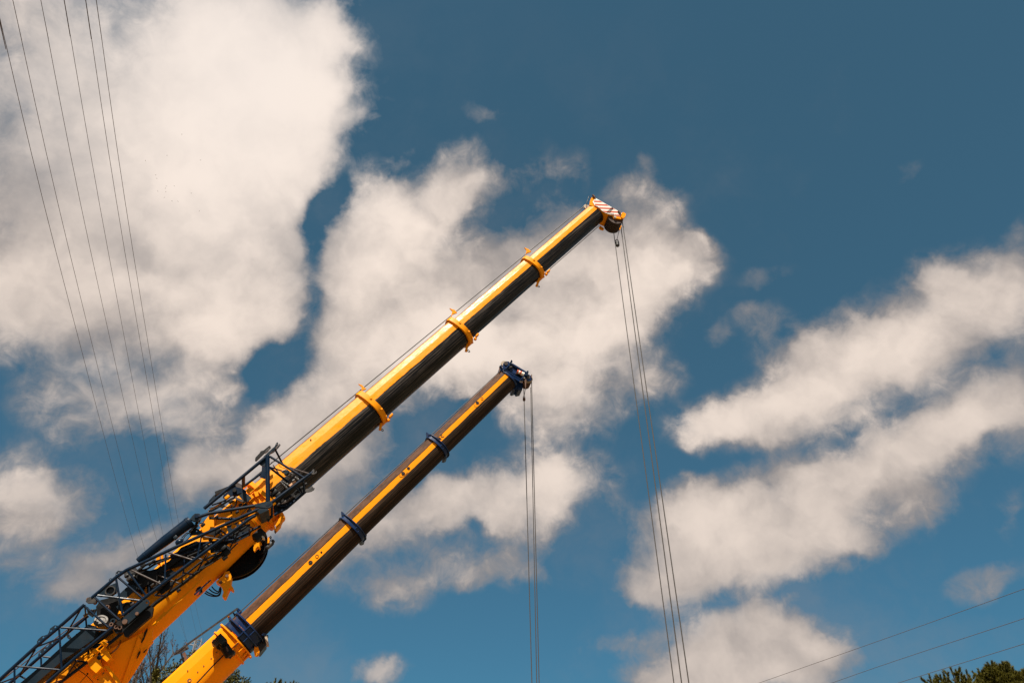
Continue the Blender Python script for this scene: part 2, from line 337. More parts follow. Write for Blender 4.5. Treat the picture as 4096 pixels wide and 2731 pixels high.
def prism(bm, loops, nrm, th, mi=0, uvf=None):
    """flat plate: loops = [outline, hole, hole ...] of 3D points on one plane, thickness th along nrm (both ways)"""
    loops = [[Vector(p) for p in lp] for lp in loops]
    flat = [p for lp in loops for p in lp]
    tris = tessellate_polygon(loops)
    top = [bm.verts.new(p + nrm * th / 2) for p in flat]; bot = [bm.verts.new(p - nrm * th / 2) for p in flat]
    for t in tris:
        for vs in ([top[i] for i in t], [bot[i] for i in reversed(t)]):
            try: bm.faces.new(vs).material_index = mi
            except ValueError: pass
    k = 0
    for lp in loops:
        m_ = len(lp)
        for i in range(m_):
            a, b = k + i, k + (i + 1) % m_
            bm.faces.new((top[a], top[b], bot[b], bot[a])).material_index = mi
        k += m_
def arc3(c, e1, e2, r, n=20, a0=0.0, a1=2 * math.pi):
    full = abs(a1 - a0 - 2 * math.pi) < 1e-6
    m_ = n if full else n + 1
    return [c + (e1 * math.cos(a0 + (a1 - a0) * i / n) + e2 * math.sin(a0 + (a1 - a0) * i / n)) * r for i in range(m_)]
def lathe(bm, c, axis, prof, n=24, mi=0):
    """turned shape: prof = [(position along the axis, radius), ...]"""
    e1 = axis.orthogonal().normalized(); e2 = axis.cross(e1).normalized(); rings = []
    for h, r in prof:
        rings.append([bm.verts.new(c + axis * h + (e1 * math.cos(2 * math.pi * k / n) + e2 * math.sin(2 * math.pi * k / n)) * max(r, 1e-4)) for k in range(n)])
    for a, b in zip(rings, rings[1:]):
        for k in range(n): bm.faces.new((a[k], a[(k + 1) % n], b[(k + 1) % n], b[k])).material_index = mi
    bm.faces.new(rings[0][::-1]).material_index = mi; bm.faces.new(rings[-1]).material_index = mi

def new(): return bmesh.new()

# ---------------------------------------------------------------- boom frames
class Boom:
    def __init__(s, tip_px, z0, vp):
        s.tip = at_z(*tip_px, z0); s.z0 = z0
        s.d = (RM @ Vector((vp[0] - CXP, -(vp[1] - CYP), -F))).normalized()
        Z = Vector((0, 0, 1)); s.u = (Z - Z.dot(s.d) * s.d).normalized()
        s.v = s.d.cross(s.u) ; s.v = -s.v if s.v.y > 0 else s.v
        y = s.u.cross(s.d)
        s.ysign = 1 if y.dot(s.v) > 0 else -1
        s.rot = Matrix((s.d, y, s.u)).transposed()
    def mw(s, h=1.0):       # local x along the boom, z across it upwards; unit height scaled to h
        return Matrix.Translation(s.tip) @ s.rot.to_4x4() @ Matrix.Diagonal((1, h, h, 1))
    def at(s, a, v, u):     # a = distance from the tip towards the base
        return s.tip - s.d * a + s.v * v + s.u * u
    def P(s, x, y, off):    # the point of the plane 'off' metres in front of the boom's middle that shows at pixel x, y
        r = ray(x, y); t = (off + (s.tip - CAM).dot(s.v)) / r.dot(s.v)
        return CAM + r * t
    def dist(s, x, y):      # how far from the tip that pixel lies along the boom
        return (s.tip - s.P(x, y, 0)).dot(s.d)
B1 = Boom((2380, 860), 32.0, (5378, -1748))
B2 = Boom((2030, 1520), 30.0, (5238, -1572))

def profile(grow=0.0, n=16):
    half = [(0.0, .5), (.19, .5), (.30, .475), (.372, .415), (.422, .22), (.43, .08), (.43, -.05)]
    half += [(.43 * math.cos(t), -.05 - .45 * math.sin(t)) for t in [math.pi / 2 * i / n for i in range(1, n + 1)]]
    pts = half + [(-a, b) for a, b in reversed(half[1:-1])]
    if grow:
        out = []
        m_ = len(pts)
        for i in range(m_):
            a, b = Vector(pts[i - 1]), Vector(pts[(i + 1) % m_]); t = (b - a).normalized(); nn = Vector((-t.y, t.x))
            if nn.dot(Vector(pts[i])) < 0: nn = -nn
            out.append(tuple(Vector(pts[i]) + nn * grow))
        return out
    return pts
def sweep(bm, prof, xs, ww=None, mi=0):
    """closed cross sections placed at distances xs along local x; ww scales each"""
    rings = []
    for i, x in enumerate(xs):
        k = ww[i] if ww else 1.0
        rings.append([bm.verts.new((x, a * k, b * k)) for a, b in prof])
    n = len(prof)
    for a, b in zip(rings, rings[1:]):
        for i in range(n): bm.faces.new((a[i], a[(i + 1) % n], b[(i + 1) % n], b[i])).material_index = mi
    bm.faces.new(rings[0][::-1]).material_index = mi; bm.faces.new(rings[-1]).material_index = mi

def section(B, name, a0, a1, H, material, parent, bands=1):
    bm = new(); xs = [-a0 + (-a1 + a0) * i / 6 for i in range(7)]
    sweep(bm, profile(), xs)
    return finish(bm, name, material, parent, B.mw(H), angle=9)
def ringband(bm, H, x0, x1, g0, g1, part=(0, 1)):
    """hollow band round the section between growths g0 < g1, x0..x1; part = fraction range of the outline"""
    pi, po = profile(g0 / H), profile(g1 / H); n = len(pi)
    i0, i1 = int(part[0] * n), int(part[1] * n); closed = part == (0, 1)
    idx = list(range(i0, i1 + (0 if closed else 1)))
    R = [[bm.verts.new((x, p[i % n][0], p[i % n][1])) for i in idx] for x, p in ((x0, pi), (x0, po), (x1, po), (x1, pi))]
    m_ = len(idx)
    for q in range(4):
        a, b = R[q], R[(q + 1) % 4]
        for i in range(m_ if closed else m_ - 1):
            bm.faces.new((a[i], a[(i + 1) % m_], b[(i + 1) % m_], b[i]))
    if not closed:
        bm.faces.new([R[q][0] for q in range(4)]); bm.faces.new([R[q][-1] for q in reversed(range(4))])

def Zm(ox, oy, sc): return lambda X, Y: (ox + X / sc, oy + Y / sc)
R1, R2, R3 = Zm(0, 2300, 3.36), Zm(300, 2000, 3.1357), Zm(700, 1700, 3.1354)
R5, R6, R7 = Zm(850, 2400, 4.737), Zm(600, 2350, 4.116), Zm(1350, 1450, 4.48)
R8, R9, RA = Zm(150, 2400, 4.737), Zm(850, 1900, 4.48), Zm(900, 2100, 5.227)
RB, RC = Zm(500, 2500, 5.2267), Zm(1750, 1180, 6.272)
RD, RE, RF = Zm(2050, 950, 6.272), Zm(1650, 1700, 7.84), Zm(1300, 1980, 6.273)
H1, H2 = Zm(2250, 720, 5.226), Zm(1950, 1400, 7.128)
def poly(B, R, pts, off): return [B.P(*R(*p), off) for p in pts]
def hole(B, R, x, y, r, off, n=14):
    return [B.P(*R(x + r * math.cos(2 * math.pi * i / n), y + r * math.sin(2 * math.pi * i / n)), off) for i in range(n)]
def plate(B, R, name, pts, off, th, material, parent, holes=()):
    """plate lying in the boom's side plane; th grows from off towards the boom"""
    bm = new(); lp = [poly(B, R, pts, off)] + [hole(B, R, *h, off) for h in holes]
    prism(bm, [[q - B.v * th / 2 for q in l_] for l_ in lp], B.v, th)
    return finish(bm, name, material, parent)
def rod(B, name, seq, r, material, parent, n=10):
    """seq = [(R, x, y, off), ...]"""
    bm = new(); tube(bm, [B.P(*q[0](q[1], q[2]), q[3]) for q in seq], r, n)
    return finish(bm, name, material, parent)
def disc(B, name, R, x, y, off, r, th, material, parent, n=28, prof=None):
    bm = new(); c = B.P(*R(x, y), off)
    lathe(bm, c - B.v * th, B.v, prof or [(0, r * .96), (th * .1, r), (th * .9, r), (th, r * .96)], n)
    return finish(bm, name, material, parent)

# ---------------------------------------------------------------- ground
bm = new(); box(bm, Vector((0, 200, -0.5)), Vector((900, 0, 0)), Vector((0, 900, 0)), Vector((0, 0, 0.5)))
gm = mat('gravel_ground', (0.16, 0.14, 0.11), 0.9); g = G(gm)
g.l(g.mix(g.step(g.noise(scale=0.15, detail=10, rough=0.7), 0.4, 0.62), (0.17, 0.12, 0.08), (0.06, 0.06, 0.02)), g.b.inputs['Base Color'])
tag(finish(bm, 'ground', gm), kind='structure')

# ---------------------------------------------------------------- crane carriers (below the frame)
def carrier(B, root, pivot, mcol, mtrim):
    h = Vector((B.d.x, B.d.y, 0)).normalized(); s = Vector((h.y, -h.x, 0)); z = Vector((0, 0, 1))
    g0 = Vector((pivot.x, pivot.y, 0)) + h * 1.6
    bm = new(); box(bm, g0 + z * 1.25 - h * 0.5, h * 6.2, s * 1.3, z * 0.3, 0.05); box(bm, g0 + z * 1.75 - h * 3.5, h * 2.6, s * 1.25, z * 0.2, 0.04)
    finish(bm, 'chassis', mcol, root)
    bm = new(); lathe(bm, g0 + z * 1.55, z, [(0, 1.25), (.3, 1.25), (.3, 1.15), (.45, 1.15)], 32); finish(bm, 'turntable', mtrim, root)
    for sg in (-1, 1):
        bm = new(); pts = [g0 + z * 2.0 + h * 1.2, g0 + z * 2.0 - h * 2.6, g0 + z * 3.1 - h * 2.8, g0 + z * (pivot.z + .35) - h * 1.9, g0 + z * (pivot.z + .3) - h * 1.2, g0 + z * 2.7 + h * .8]
        prism(bm, [[p + s * sg * 0.72 for p in pts]], s, 0.12); finish(bm, 'superstructure', mcol, root)
    bm = new(); tube(bm, [pivot + s * 0.9, pivot - s * 0.9], 0.14, 14); finish(bm, 'pivot_pin', mtrim, root)
    bm = new(); c = g0 + z * 2.75 + h * 0.4 + s * 1.0
    box(bm, c, h * 0.95, s * 0.42, z * 0.75, 0.12); cab = finish(bm, 'cab', mcol, root)
    bm = new(); box(bm, c + z * 0.2 + s * 0.03, h * 0.78, s * 0.42, z * 0.38, 0.03); finish(bm, 'window', M['blackgloss'], cab)
    bm = new(); box(bm, g0 + z * 2.5 - h * 3.4, h * 0.55, s * 1.25, z * 0.55, 0.06); finish(bm, 'counterweight', M['black'], root)
    lc = g0 + z * 2.2 + h * 0.9
    for sg in (-1, 1):
        for k in range(5):
            w = g0 + h * (-5.6 + 2.3 * k) + s * sg * 1.12 + z * 0.7
            bm = new(); lathe(bm, w - s * 0.2, s, [(0, .50), (.04, .66), (.10, .70), (.30, .70), (.36, .66), (.40, .50)], 24); wl = finish(bm, 'wheel', M['black'], root)
            bm = new(); lathe(bm, w - s * 0.215, s, [(0, .30), (.43, .30)], 16); finish(bm, 'rim', M['steel'], wl)
    return lc

# ================================================================ CRANE ONE: black boom with yellow band
pv1 = B1.at(27.6, 0, -0.5)
cr1 = empty('telescopic_crane', (pv1.x, pv1.y, 0), 'large crane with yellow and black boom, yellow collars and red and white striped head', 'crane')
carrier(B1, cr1, pv1, M['yellow'], M['grime'])
LA = 4.481
HS = [0.84, 0.932, 1.045, 1.155]
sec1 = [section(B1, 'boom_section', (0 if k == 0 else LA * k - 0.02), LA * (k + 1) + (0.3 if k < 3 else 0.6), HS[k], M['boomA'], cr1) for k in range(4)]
# base section, deepening towards its foot
HB = 1.29
BASE = [(0, 1.0, -.045), (1.2, 1.01, -.05), (3.5, 1.05, -.11), (6.0, 1.05, -.16), (8.5, 1.05, -.16), (9.9, .95, -.04)]
bm = new(); rings = []
for q, w, dz in BASE: rings.append([bm.verts.new((-LA * 4 - q, a * w, b * w + dz)) for a, b in profile()])
for ra, rb in zip(rings, rings[1:]):
    for i in range(len(ra)): bm.faces.new((ra[i], ra[(i + 1) % len(ra)], rb[(i + 1) % len(ra)], rb[i]))
bm.faces.new(rings[0][::-1]); bm.faces.new(rings[-1])
base1 = finish(bm, 'base_boom', M['yellow'], cr1, B1.mw(HB), angle=9)
for k, (lug, arm, ringp, side, dark, R) in enumerate((
    ([(300,250),(395,285),(470,350),(345,395),(310,495),(355,315)], [(688,1015),(600,1222)], (650,1225,34), [(862,885),(930,825)], (850,922), RD),
    ([(305,325),(370,355),(425,368),(490,440),(380,480),(332,580),(372,400)], [(768,1195),(712,1415)], (780,1405,38), [(960,1050),(1022,985)], (948,1100), RC),
    ([(375,380),(440,400),(475,440),(515,468),(430,500),(432,430)], [(785,1088),(760,1208)], (800,1205,26), [(930,985),(985,925)], (912,1030), R7))):
    H = HS[k + 1]; a = LA * (k + 1)
    bm = new(); ringband(bm, H, -a + 0.015, -a - 0.17, -0.02, 0.085); ringband(bm, H, -a + 0.03, -a + 0.0, -0.03, 0.055)
    col = finish(bm, 'collar', M['yellow'], sec1[k + 1], B1.mw(H), angle=24)
    plate(B1, R, 'lug', lug, 0.12, 0.05, M['yellow'], col)
    bm = new(); p, q = [B1.P(*R(*t), 0.0) for t in arm]; ax = (q - p) / 2; sd_ = B1.d.cross(ax).normalized()
    box(bm, (p + q) / 2, ax, B1.v * 0.045, ax.normalized().cross(B1.v) * 0.042, 0.008); armo = finish(bm, 'rope_guide', M['yellow'], col)
    bm = new(); c = B1.P(*R(ringp[0], ringp[1]), 0.0); rr = (B1.P(*R(ringp[0] + ringp[2], ringp[1]), 0) - c).length
    tube(bm, [c + (B1.d * math.cos(t) * .6 + B1.u * math.sin(t)) * rr for t in [i * math.pi / 6 for i in range(13)]], 0.014, 6); finish(bm, 'guide_ring', M['grime'], armo)
    bm = new(); p, q = [B1.P(*R(*t), 0.12) for t in side]; box(bm, (p + q) / 2, (q - p) / 2, B1.v * 0.07, (q - p).normalized().cross(B1.v) * 0.03, 0.006)
    c = B1.P(*R(*dark), 0.1); box(bm, c, B1.d * 0.04, B1.u * 0.045, B1.v * 0.05, 0.008)
    finish(bm, 'bracket', M['yellow'], col)
    # little keepers on the rim of the collar
    pr = profile(0.088 / H); n = len(pr)
    for i in (5, 12, 17, 22):
        bm = new(); w = B1.mw(H) @ Vector((-a - 0.02, pr[i][0] * B1.ysign, pr[i][1])); box(bm, w, B1.d * 0.03, B1.v * 0.02, B1.u * 0.03); finish(bm, 'keeper', M['yellow'], col)
# small round openings and drain holes low on the band
for (R, x, y, rr) in ((Zm(1100, 1650, 5.227), 748, 578, .022), (R7, 362, 857, .012)):
    bm = new(); c = B1.P(*R(x, y), HS[3] * .37); lathe(bm, c - B1.v * .05, B1.v, [(0, rr), (.10, rr)], 10); finish(bm, 'drain_hole', M['black'], sec1[3])

# end of the base section: double flange with lugs
bm = new()
for x0, x1, g1 in ((0.02, -0.10, 0.10), (-0.36, -0.44, 0.09), (-0.72, -0.78, 0.05)): ringband(bm, HB, -LA * 4 + x0, -LA * 4 + x1, -0.03, g1)
ecol = finish(bm, 'collar', M['yellow'], base1, B1.mw(HB) @ Matrix.Translation((0, 0, -.045)), angle=24)
pr = profile(0.05 / HB); n = len(pr)
for i in (1, 4, 8, 12, 16, 20, 24):
    bm = new(); w = B1.mw(HB) @ Vector((-LA * 4 - 0.23, pr[i][0] if B1.ysign > 0 else -pr[i][0], pr[i][1]))
    box(bm, w, B1.d * 0.20, B1.u * 0.02, B1.v * 0.03); finish(bm, 'stiffener', M['yellow'], ecol)
for pts in ([(1215,690),(1262,735),(1290,735),(1292,755),(1250,795),(1225,850),(1190,880),(1150,930),(1125,900),(1180,800)], [(1150,940),(1190,890),(1225,855),(1215,890),(1160,950),(1120,985),(1100,960)]):
    plate(B1, R9, 'lug', pts, 0.35, 0.25, M['yellow'], ecol)
rod(B1, 'chain', [(R9, 1118, 985, .3), (R9, 1112, 1010, .3), (R9, 1128, 1045, .3), (R9, 1138, 1020, .3), (R9, 1122, 990, .3)], 0.012, M['grime'], ecol, 6)
plate(B1, R3, 'fin_plate', [(425,1130),(490,1100),(492,1285),(455,1330),(420,1300),(440,1200)], 0.62, 0.05, M['yellow'], base1)
plate(B1, R3, 'fin_plate', [(905,735),(940,760),(1000,795),(905,790)], 0.3, 0.05, M['yellow'], base1)
plate(B1, R2, 'side_bracket', [(1560,310),(1640,240),(1690,175),(1738,165),(1742,345),(1690,400),(1600,400),(1585,350)], 0.66, 0.14, M['yellow'], base1)
plate(B1, R2, 'side_bracket', [(1015,735),(1060,690),(1065,800),(1030,800)], 0.70, 0.10, M['yellow'], base1)
plate(B1, R2, 'side_bracket', [(1075,690),(1100,675),(1105,745),(1128,740),(1085,770)], 0.70, 0.10, M['yellow'], base1)
plate(B1, R2, 'rail', [(1690,110),(1830,30),(1850,45),(1700,130)], 0.75, 0.06, M['yellow'], base1)
rod(B1, 'long_rail', [(R3, 420, 1085, .72), (R3, 585, 985, .72)], 0.022, M['yellow'], base1, 6)
# chequered step plates on the base boom's side near its end
for k, pts in enumerate(([(890,805),(935,780),(1000,800),(950,850),(905,845)], [(985,830),(1040,825),(1050,880),(1010,895)], [(900,880),(960,865),(990,900),(935,950),(890,940)], [(690,960),(740,940),(790,975),(735,1010)])):
    plate(B1, R3, 'step_plate', pts, 0.70, 0.06, M['yellow'], base1)
# lower bracket where the lifting ram joins
def lean(x, y, k=.00125):      # the bracket's cheek leans in under the boom: deeper the further below its upper edge
    return 0.68 - k * max(0.0, ((y - 1400) + (x - 850) * .645) * .84)
def cheek(name, pts, add=0.0, th=.05):
    bm = new(); lp = [B1.P(*R1(*p), lean(*p) + add) for p in pts]
    prism(bm, [lp], B1.v, th); return finish(bm, name, M['yellow'], base1)
cheek('ram_bracket', [(2062,700),(2050,880),(2000,960),(1965,1050),(1840,1240),(1705,1448),(1560,1660),(1150,1960),(700,2000),(400,1700),(850,1400),(1450,1010)])
plate(B1, R1, 'ram_bracket', [(2060,890),(2000,960),(1965,1050),(1840,1240),(1705,1448),(1560,1660),(1150,1900),(1000,1760),(1350,1250),(1720,800),(1950,700)], -.35, .07, M['yellow'], base1)
cheek('bracket_flange', [(1905,880),(1880,960),(1720,1400),(1650,1560),(1600,1560),(1800,1000),(1860,820)], .045, .04)
for pts in ([(1980,700),(1985,735),(1940,850),(1905,910),(1895,900),(1930,820),(1940,760)], [(1885,1005),(1890,1030),(1850,1110),(1835,1120),(1860,1040)], [(1970,985),(1975,1000),(1930,1045),(1925,1030)]):
    bm = new(); prism(bm, [[B1.P(*R1(*p), lean(*p) + .075) for p in pts]], B1.v, .02); finish(bm, 'slot', M['black'], base1)
# seam plates and ribs along the side
plate(B1, R2, 'seam_rib', [(960,1568),(1110,1400),(1150,1390),(1480,1080),(1600,960),(1610,975),(1490,1100),(1160,1415),(1000,1568)], 0.66, 0.03, M['yellow'], base1)
# worn round badge
plate(B1, R2, 'badge', [(1512,1130),(1530,1095),(1572,1072),(1600,1110),(1598,1150),(1560,1180),(1530,1200),(1515,1170)], 0.665, 0.012, M['black'], base1)
plate(B1, R2, 'badge', [(1514,1150),(1525,1125),(1548,1118),(1560,1140),(1556,1172),(1530,1196),(1515,1175)], 0.672, 0.008, M['badgered'], base1)

# hose reel under the boom
bm = new(); c = B1.P(*RA(194, 427), -0.15); rr = 0.905
lathe(bm, c - B1.v * .34, B1.v, [(0, rr), (.02, rr + .02), (.05, rr + .02), (.05, rr - .05), (.29, rr - .05), (.29, rr + .02), (.32, rr + .02), (.34, rr), (.34, rr - .07), (.30, rr - .09), (.30, .2), (.36, .18)], 48)
reel = finish(bm, 'hose_reel', M['blackgloss'], cr1)
bm = new()
for k, q in enumerate((rr - .02, rr - .035)): tube(bm, arc3(c - B1.v * (.10 + .1 * k), B1.d, B1.u, q, 48) , .028, 6, cap=False)
finish(bm, 'hose', M['black'], reel)
# bracket and hoses below the boom
bb = plate(B1, R2, 'hanging_bracket', [(1880,895),(1935,885),(1962,950),(1950,1040),(1958,1060),(1985,1095),(1975,1125),(1935,1095),(1915,1140),(1882,1215),(1862,1218),(1845,1200),(1862,1150),(1838,1090),(1820,1050),(1765,1020),(1800,990),(1850,950)], 0.15, 0.30, M['yellow'], cr1)
for (x, y) in ((1905, 945), (1825, 1025)): disc(B1, 'bolt', R2, x, y, 0.19, 0.045, 0.06, M['rust'], bb, 10)
for pts in ([(1628,1160),(1680,1190),(1750,1203),(1810,1190),(1830,1130),(1825,1085)], [(1640,1140),(1700,1172),(1770,1195),(1815,1170),(1832,1110)], [(1680,1110),(1730,1150),(1790,1165),(1812,1130),(1818,1090)], [(1715,1080),(1750,1120),(1800,1145),(1815,1100)]):
    bm = new(); tube(bm, catmull([B1.P(*R2(*p), .1) for p in pts]), 0.017, 6); finish(bm, 'hose', M['black'], bb)
# work light and cable chain near the end of the base section
bm = new(); c = B1.P(*R9(835, 1075), 0.85)
box(bm, c, B1.d * .16, B1.u * .12, B1.v * .12, .03); wl_ = finish(bm, 'work_light', M['black'], base1)
bm = new(); c = B1.P(*R9(892, 1108), 0.86); box(bm, c, B1.d * .025, B1.u * .085, B1.v * .10, .01); finish(bm, 'lamp_glass', M['lens'], wl_)
bm = new(); tube(bm, catmull([B1.P(*R9(*p), .80) for p in [(775,1035),(735,1060),(722,1120),(745,1170),(790,1185),(830,1150)]]), .011, 6); finish(bm, 'wire', M['black'], wl_)
plate(B1, R9, 'hanging_plate', [(735,1230),(775,1200),(800,1150),(835,1140),(860,1190),(880,1220),(850,1250),(858,1300),(840,1320),(825,1290),(780,1320),(755,1362),(735,1340)], 0.45, 0.12, M['yellow'], base1)
plate(B1, R9, 'hanging_plate', [(990,1110),(1018,1100),(1020,1200),(985,1215)], 0.40, 0.10, M['yellow'], base1)
for pts, r in (([(885,1120),(915,1180),(935,1240),(940,1310),(930,1400),(890,1490),(840,1560)], .022), ([(905,1110),(938,1190),(958,1260),(950,1340),(935,1420),(880,1520)], .018), ([(1095,1160),(1070,1180),(1080,1230),(1040,1260),(1000,1290),(950,1360)], .035), ([(960,1180),(1000,1215),(1030,1180),(1050,1140),(1030,1110)], .012), ([(1040,1090),(1055,1110),(1040,1130),(1025,1105),(1045,1085)], .010), ([(1000,1220),(985,1270),(960,1310),(900,1400)], .03)):
    bm = new(); tube(bm, catmull([B1.P(*R9(*p), .30) for p in pts]), r, 7); finish(bm, 'hose', M['black'], base1)
for x, y, w in ((1085, 1195, .05), (1040, 1250, .07), (995, 1290, .07), (968, 1190, .05), (895, 1165, .04), (900, 1180, .03)):
    bm = new(); box(bm, B1.P(*R9(x, y), .30), B1.d * w, B1.u * w * .55, B1.v * w, .01); finish(bm, 'hose_clamp', M['grime'], base1)

# pulley bracket boxes low on the base boom
ybk = plate(B1, R8, 'rope_winch_bracket', [(935,1140),(1130,1010),(1165,1120),(1215,1265),(1110,1375),(1010,1290)], 0.95, 0.35, M['yellow'], base1)
plate(B1, R8, 'rope_winch_bracket', [(1180,960),(1290,885),(1395,1075),(1310,1160),(1215,1075)], 0.92, 0.30, M['yellow'], base1)
rod(B1, 'roller', [(R8, 1225, 808, .98), (R8, 1312, 850, .98)], .052, M['yellow'], ybk, 14)
rod(B1, 'roller', [(R8, 1070, 945, 1.0), (R8, 1132, 990, 1.0)], .058, M['yellow'], ybk, 14)
rod(B1, 'roller', [(R8, 950, 1150, 1.0), (R8, 1050, 1060, 1.0)], .04, M['yellow'], ybk, 12)
for a_, b_ in (((930,1080),(1215,845)), ((1000,1130),(1265,880)), ((885,1105),(1060,960))): rod(B1, 'guard_rod', [(R8, *a_, 1.0), (R8, *b_, 1.0)], .014, M['yellow'], ybk, 6)
disc(B1, 'pin', R8, 1168, 1075, 0.98, .055, .05, M['black'], ybk, 12)
plate(B1, R8, 'rib', [(1040,1440),(1290,1225),(1325,1250),(1080,1470)], 0.78, 0.14, M['yellow'], base1)
plate(B1, R8, 'rib', [(1290,1270),(1330,1230),(1540,1500),(1600,1600),(1500,1568)], 0.78, 0.10, M['yellow'], base1)
plate(B1, R8, 'side_box', [(1110,1470),(1290,1310),(1480,1568),(1320,1700)], 0.70, 0.10, M['yellow'], base1)
for pts in ([(930,1380),(960,1365),(955,1385),(930,1400)], [(1120,1490),(1160,1490),(1130,1510)], [(740,1215),(770,1205),(765,1225),(742,1232)], [(1225,1395),(1260,1350),(1262,1360),(1232,1400)]):
    plate(B1, R8, 'slot', pts, 0.80, 0.03, M['black'], base1)
for pts in ([(1370,1010),(1500,900),(1560,780),(1565,740)], [(1380,1020),(1515,910),(1575,800),(1580,760)], [(700,1250),(800,1330),(900,1400),(1010,1500),(1060,1560)], [(800,1560),(900,1450),(960,1390)]):
    bm = new(); tube(bm, catmull([B1.P(*R8(*p), .735) for p in pts]), .008, 5); finish(bm, 'wire', M['black'], base1)

# ---- boom head of crane one
hd = empty('boom_head', B1.tip); hd.parent = cr1; hd.matrix_parent_inverse = PM[cr1.name].inverted()
bm = new(); lp = poly(B1, H1, [(565,520),(575,440),(600,375),(655,330),(685,378),(1240,690),(1330,705),(1300,780),(1225,812),(1070,800),(1045,745),(950,722),(885,695),(820,650),(745,575)], 0.36)
prism(bm, [[p - B1.v * .03 for p in lp]], B1.v, .04); prism(bm, [[p - B1.v * .70 for p in lp]], B1.v, .04)
finish(bm, 'side_plate', M['yellow'], hd)
bm = new(); prism(bm, [[p - B1.v * .36 for p in poly(B1, H1, [(745,520),(900,600),(1050,680),(1060,740),(950,722),(885,698),(820,655),(740,580)], 0.35)]], B1.v, .70)
finish(bm, 'head_box', M['yellow'], hd)
bm = new(); prism(bm, [[p - B1.v * .34 for p in poly(B1, H1, [(590,515),(640,470),(760,560),(690,620)], 0.34)]], B1.v, .64); finish(bm, 'head_web', M['yellow'], hd)
# red and white warning panel: white sheet, red bands a few millimetres proud
edge = [(630,455),(690,378),(1240,690),(1205,762),(1040,732),(950,705),(885,680),(820,635),(745,560),(672,528)]
pn = plate(B1, H1, 'striped_panel', edge, 0.385, 0.02, M['white'], hd)
def clip(poly_, ylo, yhi, slope=0.045):
    def cut(pts, f):
        out = []
        for i in range(len(pts)):
            a, b = pts[i - 1], pts[i]; fa, fb = f(a), f(b)
            if (fa >= 0) != (fb >= 0): t = fa / (fa - fb); out.append((a[0] + (b[0] - a[0]) * t, a[1] + (b[1] - a[1]) * t))
            if fb >= 0: out.append(b)
        return out
    p = cut(poly_, lambda q: q[1] - slope * (q[0] - 900) - ylo)
    return cut(p, lambda q: yhi - (q[1] - slope * (q[0] - 900))) if p else p
inner = [(655,440),(690,385),(1232,690),(1200,755),(1040,726),(950,699),(885,674),(822,630),(750,560),(682,525)]
for k in range(5):
    y0 = 442 + k * 67.5
    pts = clip(inner, y0, y0 + 30)
    if len(pts) > 2: plate(B1, H1, 'red_stripe', pts, 0.389, 0.004, M['red'], pn)
# sheave stack
c = B1.P(*H1(1112, 790), 0.30)
for k in range(6):
    bm = new(); lathe(bm, c - B1.v * (.105 * k + .09), B1.v, [(0, .335), (.012, .34), (.03, .30), (.055, .30), (.075, .34), (.087, .335)], 30)
    finish(bm, 'sheave', M['drum'], hd)
disc(B1, 'sheave_cap', H1, 1100, 768, 0.40, 0.06, 0.1, M['cream'], hd, 14)
plate(B1, H1, 'sheave_guard', [(1070,745),(1130,735),(1225,770),(1270,790),(1225,815),(1100,795),(1075,780)], 0.37, 0.06, M['yellow'], hd)
bm = new(); c = B1.P(*H1(508, 556), -0.05); lathe(bm, c - B1.v * .08, B1.v, [(0, .135), (.02, .14), (.04, .12), (.06, .14), (.08, .135)], 26); finish(bm, 'guide_sheave', M['cream'], hd)
for x, y, off, l_ in ((655, 345, .40, .15), (1192, 680, .42, .15)):
    bm = new(); c = B1.P(*H1(x, y), off); tube(bm, [c - B1.u * .07 - B1.d * .02, c + B1.u * .08 + B1.d * .03], .045, 12); finish(bm, 'jib_pin', M['rust'], hd)
plate(B1, H1, 'corner_plate', [(1240,690),(1265,670),(1330,705),(1310,765),(1270,800),(1225,775)], 0.42, 0.1, M['yellow'], hd)
plate(B1, H1, 'corner_plate', [(1130,1030),(1195,985),(1225,950),(1240,965),(1205,1035),(1150,1045)], -0.32, 0.06, M['yellow'], hd)
plate(B1, H1, 'lug', [(765,985),(790,955),(830,985),(868,1010),(862,1035),(800,1020)], -0.25, 0.08, M['yellow'], hd)
plate(B1, H1, 'lug', [(968,990),(1035,990),(1040,1020),(1005,1055),(975,1035)], -0.25, 0.10, M['yellow'], hd)
rod(B1, 'aerial', [(H1, 502, 560, .0), (H1, 500, 490, .0), (H1, 553, 335, .0), (H1, 595, 385, .1)], .013, M['black'], hd, 6)
for pts in ([(925,665),(975,630),(1010,590),(1055,583),(1020,610),(985,660)], [(960,685),(1000,700),(1040,715),(1070,700)]):
    bm = new(); tube(bm, catmull([B1.P(*H1(*p), .41) for p in pts]), .011, 5); finish(bm, 'wire', M['black'], hd)
rod(B1, 'boom_rope', [(H1, 440, 560, 0), (R7, 490, 430, 0), (R3, 1270, 425, 0), (R3, 1000, 650, -.2)], .016, M['rope'], cr1, 6)
rod(B1, 'boom_rope', [(H1, 770, 955, 0), (RC, 1568, 450, 0), (R7, 945, 890, 0)], .013, M['rope'], cr1, 6)

def drop(B, R, x, y, off, bx, r, root, name='hoist_rope'):
    p = B.P(*R(x, y), off); q = at_Y(bx, 2731, p.y); e = q + (q - p) * ((q.z - 3.0) / (p.z - q.z))
    bm = new(); tube(bm, [p, e], r, 8); finish(bm, name, M['rope'], root); return p, e
ends1 = [drop(B1, H1, 1050, 945, -.15, 2695.6, .016, cr1), drop(B1, H1, 1222, 985, .0, 2726.6, .018, cr1), drop(B1, H1, 1250, 862, .2, 2755.4, .018, cr1)]

